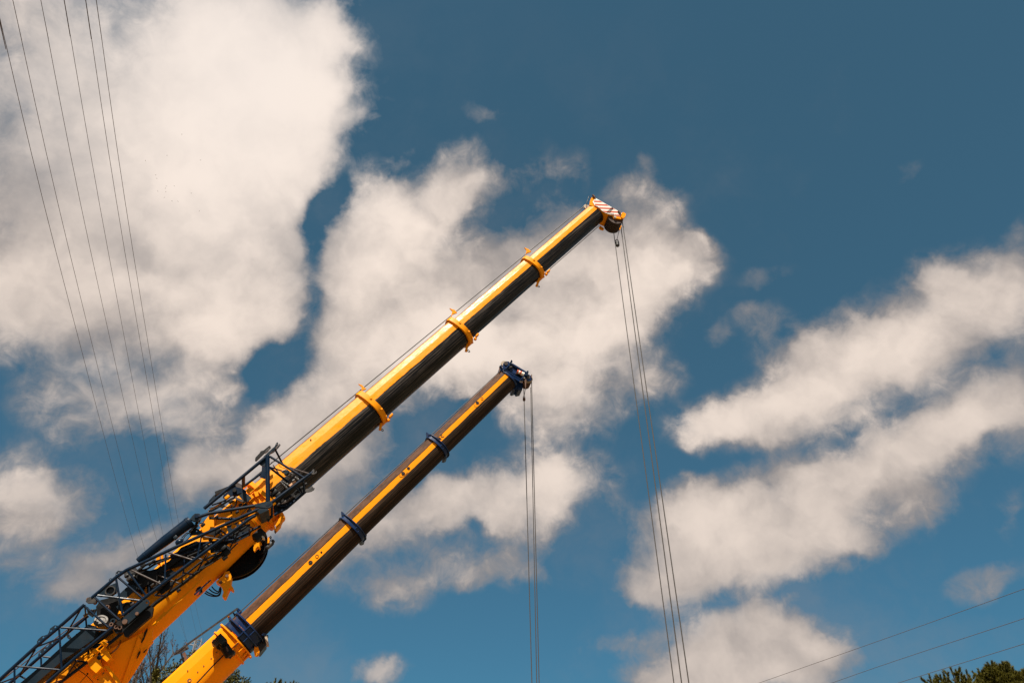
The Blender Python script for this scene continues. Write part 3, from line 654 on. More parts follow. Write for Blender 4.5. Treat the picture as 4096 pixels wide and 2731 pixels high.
def weight(p, e, t, w, hgt, material, label, chain_to):
    c = p + (e - p) * t; d_ = (e - p).normalized(); side = Vector((1, 0, 0))
    root = empty('limit_switch_weight', c, label, 'weight')
    bm = new(); lathe(bm, c + d_ * -hgt / 2, d_, [(0, w * .7), (hgt * .15, w), (hgt * .85, w), (hgt, w * .7)], 14); finish(bm, 'body', material, root)
    bm = new(); tube(bm, arc3(c - d_ * (hgt / 2 + w * .7), side, d_, w * .7, 14), w * .2, 6, cap=False); finish(bm, 'shackle', M['grime'], root)
    bm = new(); tube(bm, [c - d_ * (hgt / 2 + w), chain_to], .011, 6); finish(bm, 'chain', M['grime'], root)
weight(ends1[0][0] + Vector((.09, 0, 0)), ends1[0][1] + Vector((.09, 0, 0)), 0.052, .085, .26, M['grime'], 'grey clamp weight chained below the striped boom head', B1.P(*H1(1185, 1045), -.15))

# hook block under the ropes, just below the frame
def hook(ends, crane, material):
    c = sum((e for _, e in ends), Vector()) / len(ends); c.z = 2.7
    root = empty('hook_block', c); root.parent = crane; root.matrix_parent_inverse = PM[crane.name].inverted()
    bm = new(); box(bm, c, Vector((.38, 0, 0)), Vector((0, .16, 0)), Vector((0, 0, .38)), .08); finish(bm, 'body', material, root)
    bm = new(); tube(bm, catmull([c + Vector(q) for q in ((0,0,-.35),(0,0,-.55),(.14,0,-.70),(.12,0,-.88),(-.05,0,-.94),(-.17,0,-.84),(-.18,0,-.72))]), .045, 10); finish(bm, 'hook', M['steel'], root)
hook(ends1, cr1, M['yellow'])

# ================================================================ LATTICE JIB folded along the side of crane one
jb_c = B1.P(420, 2480, 1.1)
jib = empty('lattice_jib', jb_c, 'dark slate-blue lattice jib folded along the near side of the yellow crane boom', 'crane jib')
NR, FR = 1.45, 0.78            # near and far face, metres in front of the boom's middle
SL = M['slate']
def J(name, seq, r, m=SL, n=10): return rod(B1, name, seq, r, m, jib, n)
def chain_(R, pts, off): return [(R, x, y, off) for x, y in pts]
# chords of the outer part (lower left)
J('chord', chain_(R1, [(-420,1750),(0,1398),(490,950),(840,655),(1135,395)], NR), .042)
J('chord', chain_(R1, [(130,1900),(610,1462),(1010,1110),(1515,695)], NR), .042)
J('chord', chain_(R1, [(-350,1860),(130,1448),(820,845),(1185,540)], FR), .040)
J('chord', chain_(R1, [(400,1780),(860,1400),(1170,1165),(1500,890),(1660,760),(2020,480)], FR), .040)
J('stay_rod', chain_(R1, [(-200,1590),(0,1425),(800,805),(1150,545)], 1.0), .012, M['rust'], 6)
# chords of the inner part
J('chord', chain_(R2, [(212,1222),(515,965),(640,878),(1390,528),(2195,160),(2300,112)], NR), .044)
J('chord', chain_(R2, [(600,1442),(900,1200),(1500,742),(2195,228),(2260,190)], NR), .044)
J('chord', chain_(R2, [(950,1345),(1015,1285),(1380,1020),(1700,765),(1950,610)], FR), .052, M['black'])  # thicker and black, painting in the chord's shaded underside
J('chord', chain_(R3, [(-60,1640),(300,1480),(720,1440),(1075,1262)], FR), .034)
J('chord', chain_(R2, [(820,830),(1040,760),(1480,640),(1700,520)], FR), .032)
near = [ # R1 braces on the near face
 (R1,820,700,1450,742,.024),(R1,795,725,828,1250,.024),(R1,225,1218,800,1268,.022),(R1,195,1250,196,1470,.022),(R1,1140,418,1462,700,.026),(R1,-40,1700,196,1720,.022),
 (R2,280,1190,860,1262,.026),(R2,243,1215,558,1500,.028),(R2,515,985,600,1450,.028),(R2,545,968,862,1240,.026),(R2,660,883,905,1215,.026),(R2,1138,678,1126,1030,.024),(R2,1582,470,1532,735,.022)]
for (R, x0, y0, x1, y1, r) in near: J('brace', [(R, x0, y0, NR), (R, x1, y1, NR)], r, SL, 8)
for (R, x0, y0, x1, y1, r) in [(R2,700,870,1100,1060,.022),(R2,1175,655,1505,757,.022),(R2,1620,455,1865,497,.018)]: J('sunlit_brace', [(R, x0, y0, NR), (R, x1, y1, NR)], r, M['steel'], 8)  # lighter colour paints in the sunlight on these near-face braces
for (R, x0, y0, x1, y1, r) in [(R2,1040,938,1335,1052,.020),(R2,1410,700,1700,765,.018)]: J('sunlit_brace', [(R, x0, y0, FR), (R, x1, y1, FR)], r, M['steel'], 8)  # far-face braces, likewise coloured lighter as if sunlit
far = [(R1,1152,560,1195,1055,.022),(R1,580,1090,1150,1162,.022),(R1,552,1110,562,1470,.022),(R1,250,1340,560,1500,.02),(R2,1372,740,1360,900,.02),(R2,1380,573,1535,612,.018),(R2,925,1040,935,1180,.022),
 (R2,690,1020,770,1110,.022),(R3,500,1310,620,1400,.02),(R3,545,1290,665,1385,.02)]
for (R, x0, y0, x1, y1, r) in far: J('brace', [(R, x0, y0, FR), (R, x1, y1, FR)], r, SL, 8)
cross = [(R1,1100,430,870,820),(R1,490,960,860,820),(R1,470,1000,268,1335),(R1,0,1448,268,1345),(R1,1140,400,1155,560),(R1,1040,1140,860,1400),(R1,700,1455,860,1395),
 (R2,1270,985,1160,1190),(R2,1010,1192,1160,1202),(R2,1350,908,1492,930),(R2,1348,935,1343,1035),(R2,1645,690,1535,885),(R2,1745,640,1900,628),(R2,2080,350,1930,620),(R2,1500,1180,1700,1000),
 (R3,500,1380,440,1480),(R3,640,1440,780,1290),(R3,780,1480,690,1568),(R3,860,1240,980,1290),(R3,930,1300,935,1380)]
for (R, x0, y0, x1, y1) in cross: J('brace', [(R, x0, y0, NR), (R, x1, y1, FR)], .020, SL, 8)
# perforated tabs along the chords
def JP(R, name, pts, off, th, m, holes=()): return plate(B1, R, name, pts, off, th, m, jib, holes)
JP(R1, 'lug_plate', [(495,925),(497,885),(515,855),(560,815),(600,805),(640,790),(660,755),(672,712),(735,668),(770,672),(800,690),(760,730),(620,850)], NR, .03, M['greyslate'], [(525,886,14),(581,830,14),(683,742,14),(742,692,14)])
JP(R1, 'lug_plate', [(510,1080),(520,1045),(590,965),(640,960),(690,880),(760,850),(800,850),(700,930),(560,1050)], FR, .03, M['greyslate'], [(541,1046,13),(600,996,13),(701,906,13)])
JP(R1, 'lug_plate', [(1465,90),(1462,55),(1480,38),(1520,40),(1580,5),(1600,-10),(1590,20),(1500,95)], NR, .03, M['greyslate'], [(1485,56,13)])
JP(R2, 'lug_plate', [(505,960),(512,905),(540,880),(575,885),(610,880),(560,930)], NR, .03, M['greyslate'], [(522,922,9),(548,905,10)])
JP(R3, 'gusset', [(650,1262),(720,1240),(1010,1100),(1035,1105),(672,1372)], NR - .02, .03, M['greyslate'], [(738,1272,36),(808,1228,27),(865,1195,19)])
JP(R3, 'gusset', [(655,1470),(690,1380),(850,1330),(955,1340),(930,1380),(735,1480)], FR, .03, M['greyslate'], [(722,1430,30),(805,1395,24),(858,1357,20)])
# end block
bm = new(); prism(bm, [[p - B1.v * .36 for p in poly(B1, R3, [(1003,1042),(1168,1046),(1175,1060),(1062,1114)], NR + .02)]], B1.v, .74)
finish(bm, 'end_block', M['greyslate'], jib)
JP(R3, 'end_lug', [(1160,1140),(1200,1130),(1212,1160),(1165,1210),(1150,1180)], 0.80, .05, M['greyslate'], [(1178,1160,12)])
# long link plate with pins
JP(R1, 'link_plate', [(1632,610),(1640,655),(1680,665),(1720,650),(1995,400),(2012,365),(2000,335),(1965,315),(1900,360),(1660,575)], NR + .06, .05, M['greyslate'], [(1972,365,16)])
for (R, x, y, rr) in ((R1, 1675, 620, .062), (R1, 1838, 510, .042)): disc(B1, 'pin', R, x, y, NR + .10, rr, .05, M['rust'], jib, 14)
# dark plates, sheaves and fittings between the chords
MID = 1.05
JP(R1, 'side_plate', [(1330,210),(1400,165),(1530,110),(1560,100),(1580,190),(1560,240),(1440,280),(1340,285)], MID, .05, M['greyslate'], [(1483,206,40)])
JP(R1, 'side_plate', [(1560,420),(1620,380),(1760,350),(1830,380),(1800,450),(1730,500),(1680,490),(1600,470)], MID, .05, M['greyslate'], [(1705,425,42)])
for x, y, q in ((1483, 206, .125), (1705, 425, .125)):
    bm = new(); c = B1.P(*R1(x, y), MID + .03); lathe(bm, c - B1.v * .10, B1.v, [(0, q), (.12, q), (.12, q - .03), (.03, q - .03)], 22); finish(bm, 'bearing_ring', M['grime'], jib)
JP(R1, 'deck_or_shade_plate', [(1560,290),(1700,160),(1790,120),(1850,165),(1700,300),(1600,360)], MID - .02, .04, M['greyslate'])
JP(R1, 'deck_or_shade_plate', [(1290,420),(1350,330),(1470,300),(1600,300),(1640,360),(1560,560),(1650,610),(1620,680),(1460,700),(1430,620),(1300,560)], FR + .02, .05, M['black'])
JP(R1, 'deck_or_shade_plate', [(1500,700),(1640,560),(1960,380),(2060,430),(2040,540),(1740,800),(1700,828),(1668,810),(1660,760),(1560,780)], 1.34, .12, M['black'])
JP(R1, 'deck_or_shade_plate', [(1700,130),(1760,60),(1900,-40),(2120,-60),(2110,60),(1900,170),(1800,230)], FR + .05, .05, M['black'])
JP(R2, 'deck_or_shade_plate', [(640,930),(800,860),(940,880),(1040,850),(1240,720),(1400,560),(1480,600),(1320,740),(1030,960),(900,1040),(840,1180),(720,1100),(660,1010)], FR - .02, .05, M['black'])
JP(R2, 'deck_or_shade_plate', [(1180,760),(1330,590),(1520,510),(1640,540),(1700,560),(1580,680),(1380,800),(1190,860)], .70, .04, M['black'], [(1385,625,30)])
JP(R2, 'deck_or_shade_plate', [(1470,370),(1530,350),(1640,430),(1590,470),(1540,430),(1440,440)], .9, .04, M['greyslate'], [(1525,385,9)])
bm = new(); c = B1.P(*R1(1345, 618), 1.0); lathe(bm, c - B1.v * .06 , (B1.v * .8 + B1.d * .45 + B1.u * .15).normalized(), [(0, .155), (.015, .165), (.03, .145), (.05, .145), (.065, .165), (.08, .155), (.08, .11), (.06, .10), (.06, .04)], 30); finish(bm, 'sheave', M['dullwheel'], jib)
bm = new(); c = B1.P(*R2(700, 905), 1.0); lathe(bm, c - B1.v * .06, B1.v, [(0, .15), (.02, .16), (.05, .13), (.08, .16), (.1, .15)], 26); finish(bm, 'sheave', M['grime'], jib)
disc(B1, 'tube_end', R1, 1515, 610, 1.30, .065, .16, M['greyslate'], jib, 18, [(0, .065), (.16, .065), (.16, .03), (.10, .03)])
for x, y in ((1495, 655), (1560, 690), (1610, 700), (1265, 350), (1185, 320), (1440, 420)): disc(B1, 'coupling', R1, x, y, 1.38, .05, .12, M['rust'], jib, 14, [(0, .05), (.12, .05), (.12, .025), (.04, .025)])
JP(R1, 'hinge_plate', [(1150,350),(1200,290),(1250,290),(1290,330),(1285,370),(1180,375)], NR + .02, .05, M['grime'])
JP(R1, 'hinge_plate', [(1180,420),(1200,470),(1290,450),(1280,500),(1240,560),(1180,520),(1165,450)], 1.0, .05, M['black'])
JP(R1, 'clamp', [(890,800),(920,785),(975,860),(960,875),(905,840)], FR + .2, .06, M['greyslate'], [(925,822,10)])
JP(R1, 'clamp', [(1030,690),(1050,675),(1090,710),(1100,740),(1080,745)], FR + .2, .06, M['greyslate'])
JP(R1, 'clamp', [(950,855),(1010,850),(1020,785),(1035,780),(1060,845),(1090,770),(1110,780),(1090,860),(1010,875),(970,875)], FR + .1, .06, M['black'])
JP(R1, 'clamp', [(1080,985),(1130,970),(1150,990),(1120,1010)], 1.2, .06, M['greyslate'])
JP(R1, 'clamp', [(1230,950),(1400,890),(1470,880),(1480,900),(1360,960),(1260,985)], .9, .06, M['slate'])
for x, y, w in ((2010,520,.07),(1985,460,.06),(1930,500,.06),(1960,560,.05),(1880,430,.05),(1780,390,.05),(1740,50,.07),(1790,30,.06),(1700,10,.05),(2130,110,.06),(2050,130,.05),(1150,530,.05),(1230,480,.05)):
    bm = new(); box(bm, B1.P(*R1(x, y), 1.15), B1.d * w, B1.u * w * .5, B1.v * w, .012); finish(bm, 'fitting', M['grime'], jib)
# stowed slate box section behind the lattice
bm = new(); prism(bm, [[p - B1.v * .16 for p in poly(B1, R1, [(-60,1700),(250,1460),(560,1200),(880,905),(1185,655),(1290,680),(1262,850),(1020,1020),(850,1130),(420,1500),(150,1740)], 1.22)]], B1.v, .30)
bx = finish(bm, 'box_section', M['greyslate'], jib)
plate(B1, R1, 'cover_plate', [(-60,1790),(300,1520),(560,1300),(900,1040),(1250,760),(1330,760),(1500,700),(1520,760),(1180,1010),(850,1240),(400,1568),(150,1760)], .90, .05, M['black'], bx)
J('seam', chain_(R1, [(-100,1830),(200,1560),(430,1380),(800,1085)], 1.0), .006, M['black'], 5)
for x, y in ((590,1352),(650,1305),(1138,860)): disc(B1, 'rivet', R1, x, y, .86, .03, .02, M['galv'], bx, 10)
for pts, o_ in (([(1690,560),(1760,500),(1950,420),(2080,330),(2195,290),(2195,380),(1950,520),(1800,640),(1700,660)], .74), ([(900,1060),(1060,940),(1200,860),(1260,900),(1080,1040),(960,1150),(900,1150)], .74), ([(1830,600),(1900,560),(1960,600),(1905,690),(1850,700)], 1.0), ([(1090,1090),(1180,1000),(1230,1040),(1180,1110),(1080,1180),(1040,1130)], 1.0), ([(1630,420),(1700,350),(1790,330),(1850,380),(1760,440)], .9)):
    JP(R2, 'deck_or_shade_plate', pts, o_, .04, M['black'])  # black plates added for the dark shadow on the boom behind
for pts, r in (([(1000,1190),(1180,1060),(1420,900),(1600,760),(1860,620)], .03), ([(980,1100),(1130,1000),(1330,870),(1560,700)], .022), ([(1420,700),(1560,640),(1700,560),(1900,480),(2150,330)], .026), ([(620,960),(760,900),(900,860),(1020,790),(1180,730)], .028), ([(1540,900),(1620,840),(1700,800),(1850,700)], .018)):
    bm = new(); tube(bm, catmull([B1.P(*R2(*p), .95) for p in pts]), r, 7); finish(bm, 'hose', M['black'], jib)
for x, y, w in ((1905,660,.09),(1880,720,.07),(1870,600,.07),(1760,690,.06),(1100,1060,.09),(1150,1010,.07),(1060,1110,.07),(1640,600,.06),(1700,560,.05),(740,930,.07),(700,960,.06),(820,860,.05),(860,820,.06),(1450,960,.05),(1300,1130,.05)):
    bm = new(); box(bm, B1.P(*R2(x, y), 1.05), B1.d * w, B1.u * w * .6, B1.v * w * .8, .012); finish(bm, 'fitting', M['black'], jib)
# hydraulic ram on top
hc0, hc1 = B1.P(*R2(788, 768), 1.02), B1.P(*R2(1455, 262), 1.02)
ax = (hc1 - hc0).normalized(); Ln = (hc1 - hc0).length
bm = new(); lathe(bm, hc0, ax, [(0, .075), (.02, .09), (Ln * .12, .105), (Ln * .121, .11), (Ln * .14, .11), (Ln * .141, .108), (Ln * .5, .145), (Ln * .93, .158), (Ln * .931, .168), (Ln * .97, .168), (Ln * .971, .158), (Ln, .150)], 30)
ram = finish(bm, 'hydraulic_cylinder', M['slate'], jib)
plate(B1, R2, 'ram_eye', [(1440,235),(1475,190),(1505,165),(1560,165),(1585,200),(1570,245),(1530,262),(1485,255)], 1.16, .10, M['greyslate'], ram)
disc(B1, 'pin', R2, 1525, 196, 1.20, .055, .06, M['slate'], ram, 16)
bm = new(); box(bm, B1.P(*R2(1262, 468), 1.14), B1.d * .05, B1.u * .045, B1.v * .04, .008); finish(bm, 'valve_block', M['greyslate'], ram)
bm = new(); c0, c1 = B1.P(*R2(1265, 555), 1.1), B1.P(*R2(1352, 500), 1.1); a_ = (c1 - c0).normalized(); l_ = (c1 - c0).length
lathe(bm, c0, a_, [(0, .03), (.02, .07), (l_ * .3, .09), (l_ * .5, .092), (l_ * .55, .085), (l_ * .8, .08), (l_, .03)], 18); finish(bm, 'accumulator', M['slate'], ram)
for pts in ([(1500,300),(1520,340),(1440,400),(1380,450),(1360,490)], [(1440,420),(1450,450),(1380,510),(1340,480)], [(1560,265),(1570,290),(1600,285),(1625,250)], [(1340,470),(1400,410),(1440,420)], [(820,850),(900,815),(980,770),(1000,780),(930,800)]):
    bm = new(); tube(bm, catmull([B1.P(*R2(*p), 1.02) for p in pts]), .012, 6); finish(bm, 'hose', M['black'], ram)
for x, y, w in ((1515,325,.06),(1490,345,.05),(1455,385,.05),(1530,285,.045),(940,795,.05),(985,765,.045)):
    bm = new(); box(bm, B1.P(*R2(x, y), 1.02), B1.d * w, B1.u * w * .6, B1.v * w, .01); finish(bm, 'fitting', M['black'], ram)
# --- head frame near the end of the base section
HN, HF = 1.35, 0.80
J('chord', [(R3, 365, 1045, HN), (R3, 1140, 400, HN)], .048)
J('chord', [(R3, 300, 1150, HN), (R3, 420, 1108, HN), (R3, 1010, 1008, HN)], .046)
J('post', [(R3, 1160, 385, HN), (R3, 1166, 955, HN)], .062, SL, 14)
J('chord', [(R3, 1205, 975, HN), (R3, 1600, 680, HN), (R3, 1730, 588, HN)], .046)
J('chord', [(R3, 1245, 1125, HF), (R3, 1400, 1040, HF), (R3, 1640, 830, HF), (R3, 1690, 810, HF)], .042)
J('chord', [(R3, 865, 765, HF), (R3, 1105, 585, HF)], .036)
J('chord', [(R3, 430, 1165, HF), (R3, 780, 1175, HF)], .036)
for (x0, y0, x1, y1, o0, o1, r, m_) in [(1190,392,1615,658,HN,HN,.034,M['slate']),(1250,290,1352,492,HN,HF,.03,M['slate']),(1190,532,1430,720,HN,HF,.032,M['slate']),(1440,530,1690,612,HF,HN,.024,M['steel']),
     (858,640,858,765,HN,HF,.05,M['rust']),(1190,525,1400,590,HN,HF,.022,M['slate']),(1352,575,1480,640,HF,HN,.02,M['grime']),(1215,1010,1215,1150,HN,HF,.035,M['slate']),(1230,500,1300,600,HF,HF,.018,M['steel']),
     (1610,700,1620,850,HN,HF,.03,M['slate']),(1500,760,1600,880,HN,HF,.02,M['slate']),(1290,1000,1500,900,HF,HF,.03,M['grime']),(1290,1020,1430,1010,HF,HF,.03,M['slate']),(610,1020,700,1028,HN,HF,.012,M['grime']),
     (460,1000,640,940,HF,HF,.03,M['slate']),(830,1120,900,1050,HF,HF,.012,M['steel']),(710,1000,705,1110,HN,HF,.02,M['greyslate']),(430,1035,640,1022,HN,HF,.010,M['grime'])]:
    J('brace', [(R3, x0, y0, o0), (R3, x1, y1, o1)], r, m_, 8)
JP(R3, 'node_plate', [(1000,988),(1185,945),(1212,955),(1226,985),(1215,1010),(1180,1032),(1140,1035),(1000,1022)], HN + .05, .08, M['greyslate'])
JP(R3, 'node_rim', [(1136,1008),(1170,980),(1200,976),(1205,990),(1160,1018)], HN + .056, .012, M['slate'])
JP(R3, 'clevis', [(1110,392),(1160,345),(1250,265),(1270,222),(1288,212),(1295,235),(1270,275),(1200,350),(1145,412)], HN + .03, .04, M['greyslate'], [(1277,232,7)])
JP(R3, 'clevis', [(1190,360),(1265,295),(1295,250),(1312,232),(1322,245),(1300,275),(1240,335)], HN - .12, .04, M['greyslate'], [(1305,250,7)])
JP(R3, 'latch_bar', [(1003,440),(1008,405),(1060,350),(1075,325),(1110,315),(1180,258),(1198,260),(1200,280),(1150,320),(1100,365),(1040,425),(1015,446)], HF + .1, .06, M['black'], [(1185,270,6)])
JP(R3, 'clevis', [(1140,310),(1190,270),(1170,320),(1130,350)], HF + .2, .05, M['grime'])
JP(R3, 'gusset', [(1060,490),(1135,425),(1140,515),(1090,510)], HN - .02, .03, M['greyslate'])
JP(R3, 'gusset', [(1090,510),(1140,515),(1132,672),(1100,660),(1060,645),(1085,600)], HF + .1, .04, M['slate'])
for a_, o_ in ((-1, HN + .04), (1, HN - .08)):
    JP(R3, 'clevis', [(1705,600),(1718,565),(1735,548),(1748,552),(1745,580),(1752,602),(1768,575),(1778,575),(1772,598),(1745,612),(1720,615)] if a_ < 0 else [(1640,800),(1680,790),(1720,760),(1735,780),(1700,810),(1735,785),(1752,785),(1745,805),(1710,828),(1660,838),(1632,830)], o_, .04, M['grime'])
JP(R3, 'wheel_guard', [(498,832),(640,775),(755,735),(760,750),(640,800),(520,870),(505,872)], HF + .1, .22, M['black'])
JP(R3, 'wheel_guard', [(415,980),(430,940),(490,875),(525,865),(515,890),(470,945),(430,985)], HF + .05, .05, M['greyslate'])
bm = new(); c = B1.P(*R3(762, 800), HF); lathe(bm, c - B1.v * .1, B1.v, [(0, .19), (.03, .20), (.06, .16), (.09, .20), (.12, .19)], 30); finish(bm, 'guide_wheel', M['steel'], jib)
JP(R3, 'wheel_cheek', [(610,870),(700,805),(760,770),(830,790),(895,820),(890,850),(820,850),(700,885),(620,920),(600,905)], HF + .12, .05, M['slate'])
disc(B1, 'pin', R3, 745, 812, HF + .2, .06, .08, M['black'], jib, 14)
JP(R3, 'deflector_plate', [(800,880),(850,845),(900,852),(960,912),(905,962),(850,935)], HF + .15, .04, M['greyslate'])
JP(R3, 'deflector_plate', [(755,905),(770,898),(880,950),(890,970),(850,965),(760,925)], HF + .2, .04, M['steel'])
for pts, r in (([(420,1080),(500,1050),(600,990),(680,940),(760,900)], .03), ([(700,1050),(760,1000),(770,930)], .02), ([(1200,470),(1280,450),(1320,520),(1400,550),(1440,600)], .008), ([(620,960),(700,880),(830,855),(890,835)], .012), ([(1310,760),(1400,730),(1480,690)], .008)):
    bm = new(); tube(bm, catmull([B1.P(*R3(*p), .9) for p in pts]), r, 6); finish(bm, 'hose', M['black'], jib)
# hydraulic fittings between the head frame's tubes
JP(R3, 'valve_block', [(1362,590),(1400,560),(1435,572),(1405,612),(1375,612)], 1.2, .12, M['greyslate'])
JP(R3, 'wooden_wedge', [(1425,750),(1500,692),(1520,700),(1445,765)], 1.22, .06, M['wood'])
for (x0, y0, x1, y1) in [(1320,715,1420,800),(1345,700,1450,770),(1400,740,1540,660),(1400,610,1450,645),(1420,580,1480,615),(1360,570,1395,560),(1480,690,1550,670),(1440,770,1520,730)]:
    J('spindle', [(R3, x0, y0, 1.15), (R3, x1, y1, 1.15)], .022, M['grime'], 8)
for x, y, w in ((1335,722,.05),(1355,745,.05),(1378,765,.05),(1400,788,.05),(1520,668,.05),(1550,690,.05),(1440,640,.04),(1350,585,.04)):
    bm = new(); box(bm, B1.P(*R3(x, y), 1.15), B1.d * w * .5, B1.u * w, B1.v * w, .01); finish(bm, 'fitting', M['grime'], jib)
# dark tangle of plates and springs below the head frame
JP(R3, 'under_plate', [(1235,1010),(1330,940),(1480,850),(1560,770),(1620,760),(1600,860),(1500,930),(1400,1020),(1290,1090),(1240,1110)], .78, .04, M['black'])
for k in range(6):
    J('spring', [(R3, 1340 + 14 * k, 985 - 10 * k, 1.0), (R3, 1420 + 14 * k, 955 - 14 * k, 1.0)], .012, M['steel'], 6)
for x, y, w in ((1250,850,.09),(1225,880,.07),(1300,880,.08),(1520,850,.05),(1560,820,.06),(1450,920,.05),(1640,745,.05),(1590,790,.05),(1250,905,.05),(1300,1000,.05),(1220,810,.06)):
    bm = new(); box(bm, B1.P(*R3(x, y), .95), B1.d * w, B1.u * w * .6, B1.v * w, .012); finish(bm, 'fitting', M['black'], jib)
JP(R3, 'bracket', [(1225,905),(1250,888),(1262,910),(1240,925)], 1.0, .05, M['yellow'])
for x, y, w in ((655,905,.07),(700,960,.06),(900,940,.05),(880,1000,.06),(820,1000,.05),(600,1015,.05),(930,1070,.06),(780,1090,.05),(520,1150,.05),(350,1250,.06),(600,1290,.05),(1000,1140,.05),(560,1400,.05),(450,1430,.06)):
    bm = new(); box(bm, B1.P(*R3(x, y), .88), B1.d * w, B1.u * w * .6, B1.v * w * .7, .012); finish(bm, 'fitting', M['black'] if (x + y) % 3 else M['yellow'], jib)

# ================================================================ CRANE TWO: brown boom with blue collars
pv2 = B2.at(18.6, 0, -.4)
cr2 = empty('telescopic_crane', (pv2.x, pv2.y, 0), 'telescopic crane with brown boom, narrow yellow stripe and dark blue collars and boom head', 'crane')
carrier(B2, cr2, pv2, M['yellow'], M['blue'])
a1, a2, a3 = B2.dist(1752, 1788), B2.dist(1414, 2113), B2.dist(1000, 2512)
G2 = [0.855, 0.905, 0.975, 1.05, 1.19]
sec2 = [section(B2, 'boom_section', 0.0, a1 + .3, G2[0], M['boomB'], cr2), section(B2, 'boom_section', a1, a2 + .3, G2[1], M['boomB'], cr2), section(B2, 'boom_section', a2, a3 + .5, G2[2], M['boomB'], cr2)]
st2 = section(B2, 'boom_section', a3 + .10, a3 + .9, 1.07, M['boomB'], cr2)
bm = new(); sweep(bm, profile(), [-a3 - .62, -a3 - 1.5, -a3 - 3.5, -18.9], [1, 1, 1.03, 1.03]); HB2 = 1.17
base2 = finish(bm, 'base_boom', M['yellow'], cr2, B2.mw(HB2), angle=9)
n_ = len(profile())
for k, (a, H, R, post, hole_, brk) in enumerate(((a1, G2[1], RE, [(430,225),(445,215),(525,280),(540,305),(500,400),(455,410)], (545,420,18), [(1005,700),(1085,830),(1140,845),(1150,870),(1110,940),(1080,1040),(1010,1072),(950,1055),(1000,900)]),
                                         (a2, G2[2], RF, [(405,412),(420,400),(480,450),(500,490),(460,580),(425,590)], (492,595,15), [(900,900),(1000,990),(1045,975),(1050,1000),(1020,1060),(985,1160),(920,1185),(870,1165),(940,1060)]))):
    bm = new(); ringband(bm, H, -a + .03, -a - .13, -.02, .035); ringband(bm, H, -a + .04, -a + .015, -.02, .085); ringband(bm, H, -a - .12, -a - .145, -.02, .075)
    col = finish(bm, 'collar', M['blue'], sec2[k + 1], B2.mw(H), angle=24)
    plate(B2, R, 'rope_post', post, .06, .10, M['blue'], col)
    disc(B2, 'rivet', R, *hole_[:2], .33, .022, .02, M['white'], col, 10)
    plate(B2, R, 'lower_bracket', brk, -.12, .30, M['blue'], col)
    pr = profile(.03 / H)
    for i in (8, 11): 
        bm = new(); w = B2.mw(H) @ Vector((-a - .05, pr[i][0] * B2.ysign, pr[i][1])); box(bm, w, B2.d * .085, B2.u * .012, B2.v * .03); finish(bm, 'stiffener', M['blue'], col)
# the two retracted sections' collars and the yellow flange of the base
for k, (dx, g1, m_) in enumerate(((0.0, .10, 'blue'), (0.24, .11, 'blue'), (0.52, .10, 'yellow'))):
    a = a3 + dx; H = (1.03, 1.08, 1.15)[k]; par = (sec2[2], st2, base2)[k]
    part = (0, 1) if k == 2 else (0, 1)
    bm = new(); ringband(bm, H, -a + .02, -a + (-.20 if k < 2 else -.26), -.03, .02); ringband(bm, H, -a + .02, -a - .02, -.03, g1)
    if k == 2: ringband(bm, H, -a - .24, -a - .28, -.03, .06)
    col = finish(bm, 'collar', M[m_], par, B2.mw(H), angle=24)
    pr = profile(.06 / H)
    for i in ((6, 10) if k < 2 else (8, 12, 16, 19)):
        bm = new(); w = B2.mw(H) @ Vector((-a - .10, pr[i % n_][0] * B2.ysign, pr[i % n_][1])); box(bm, w, B2.d * .10, B2.u * .014, B2.v * .04); finish(bm, 'stiffener', M[m_], col)
plate(B2, R5, 'rope_post', [(465,165),(485,140),(545,190),(555,215),(520,330),(495,250),(460,195)], .0, .10, M['blue'], sec2[2])
plate(B2, R5, 'rope_post', [(378,230),(392,220),(440,262),(465,300),(440,370),(415,330),(400,270)], .0, .10, M['blue'], st2)
plate(B2, R5, 'rope_post', [(275,295),(300,278),(345,312),(360,350),(375,385),(330,430),(310,350)], .0, .12, M['yellow'], base2)
for (x, y, m_) in ((350, 458, 'yellow'), (455, 378, 'blue'), (552, 305, 'blue')): disc(B2, 'cap', R5, x, y, .36, .04, .03, M[m_], st2, 14)
plate(B2, R5, 'wear_pad', [(985,670),(1030,660),(1068,820),(1058,838),(1020,835)], .25, .30, M['cream'], st2)
plate(B2, R5, 'pad_holder', [(930,650),(965,612),(1010,620),(1030,665),(985,672)], .42, .10, M['blue'], st2)
plate(B2, R5, 'pad_holder', [(1030,650),(1052,648),(1058,670),(1040,690)], .1, .2, M['blue'], st2)
plate(B2, R5, 'lower_shell', [(825,780),(900,700),(985,640),(1020,760),(1012,850),(900,990),(870,1000),(860,880)], -.05, .5, M['grime'], st2)
plate(B2, R5, 'lower_lug', [(860,870),(890,960),(885,1020),(855,1055),(800,1050),(780,960),(800,870)], .22, .10, M['yellow'], base2, [(852,1000,10)])
plate(B2, R5, 'small_gusset', [(705,1060),(735,1045),(725,1070),(712,1075)], .3, .06, M['yellow'], base2)  # small yellow gusset plate
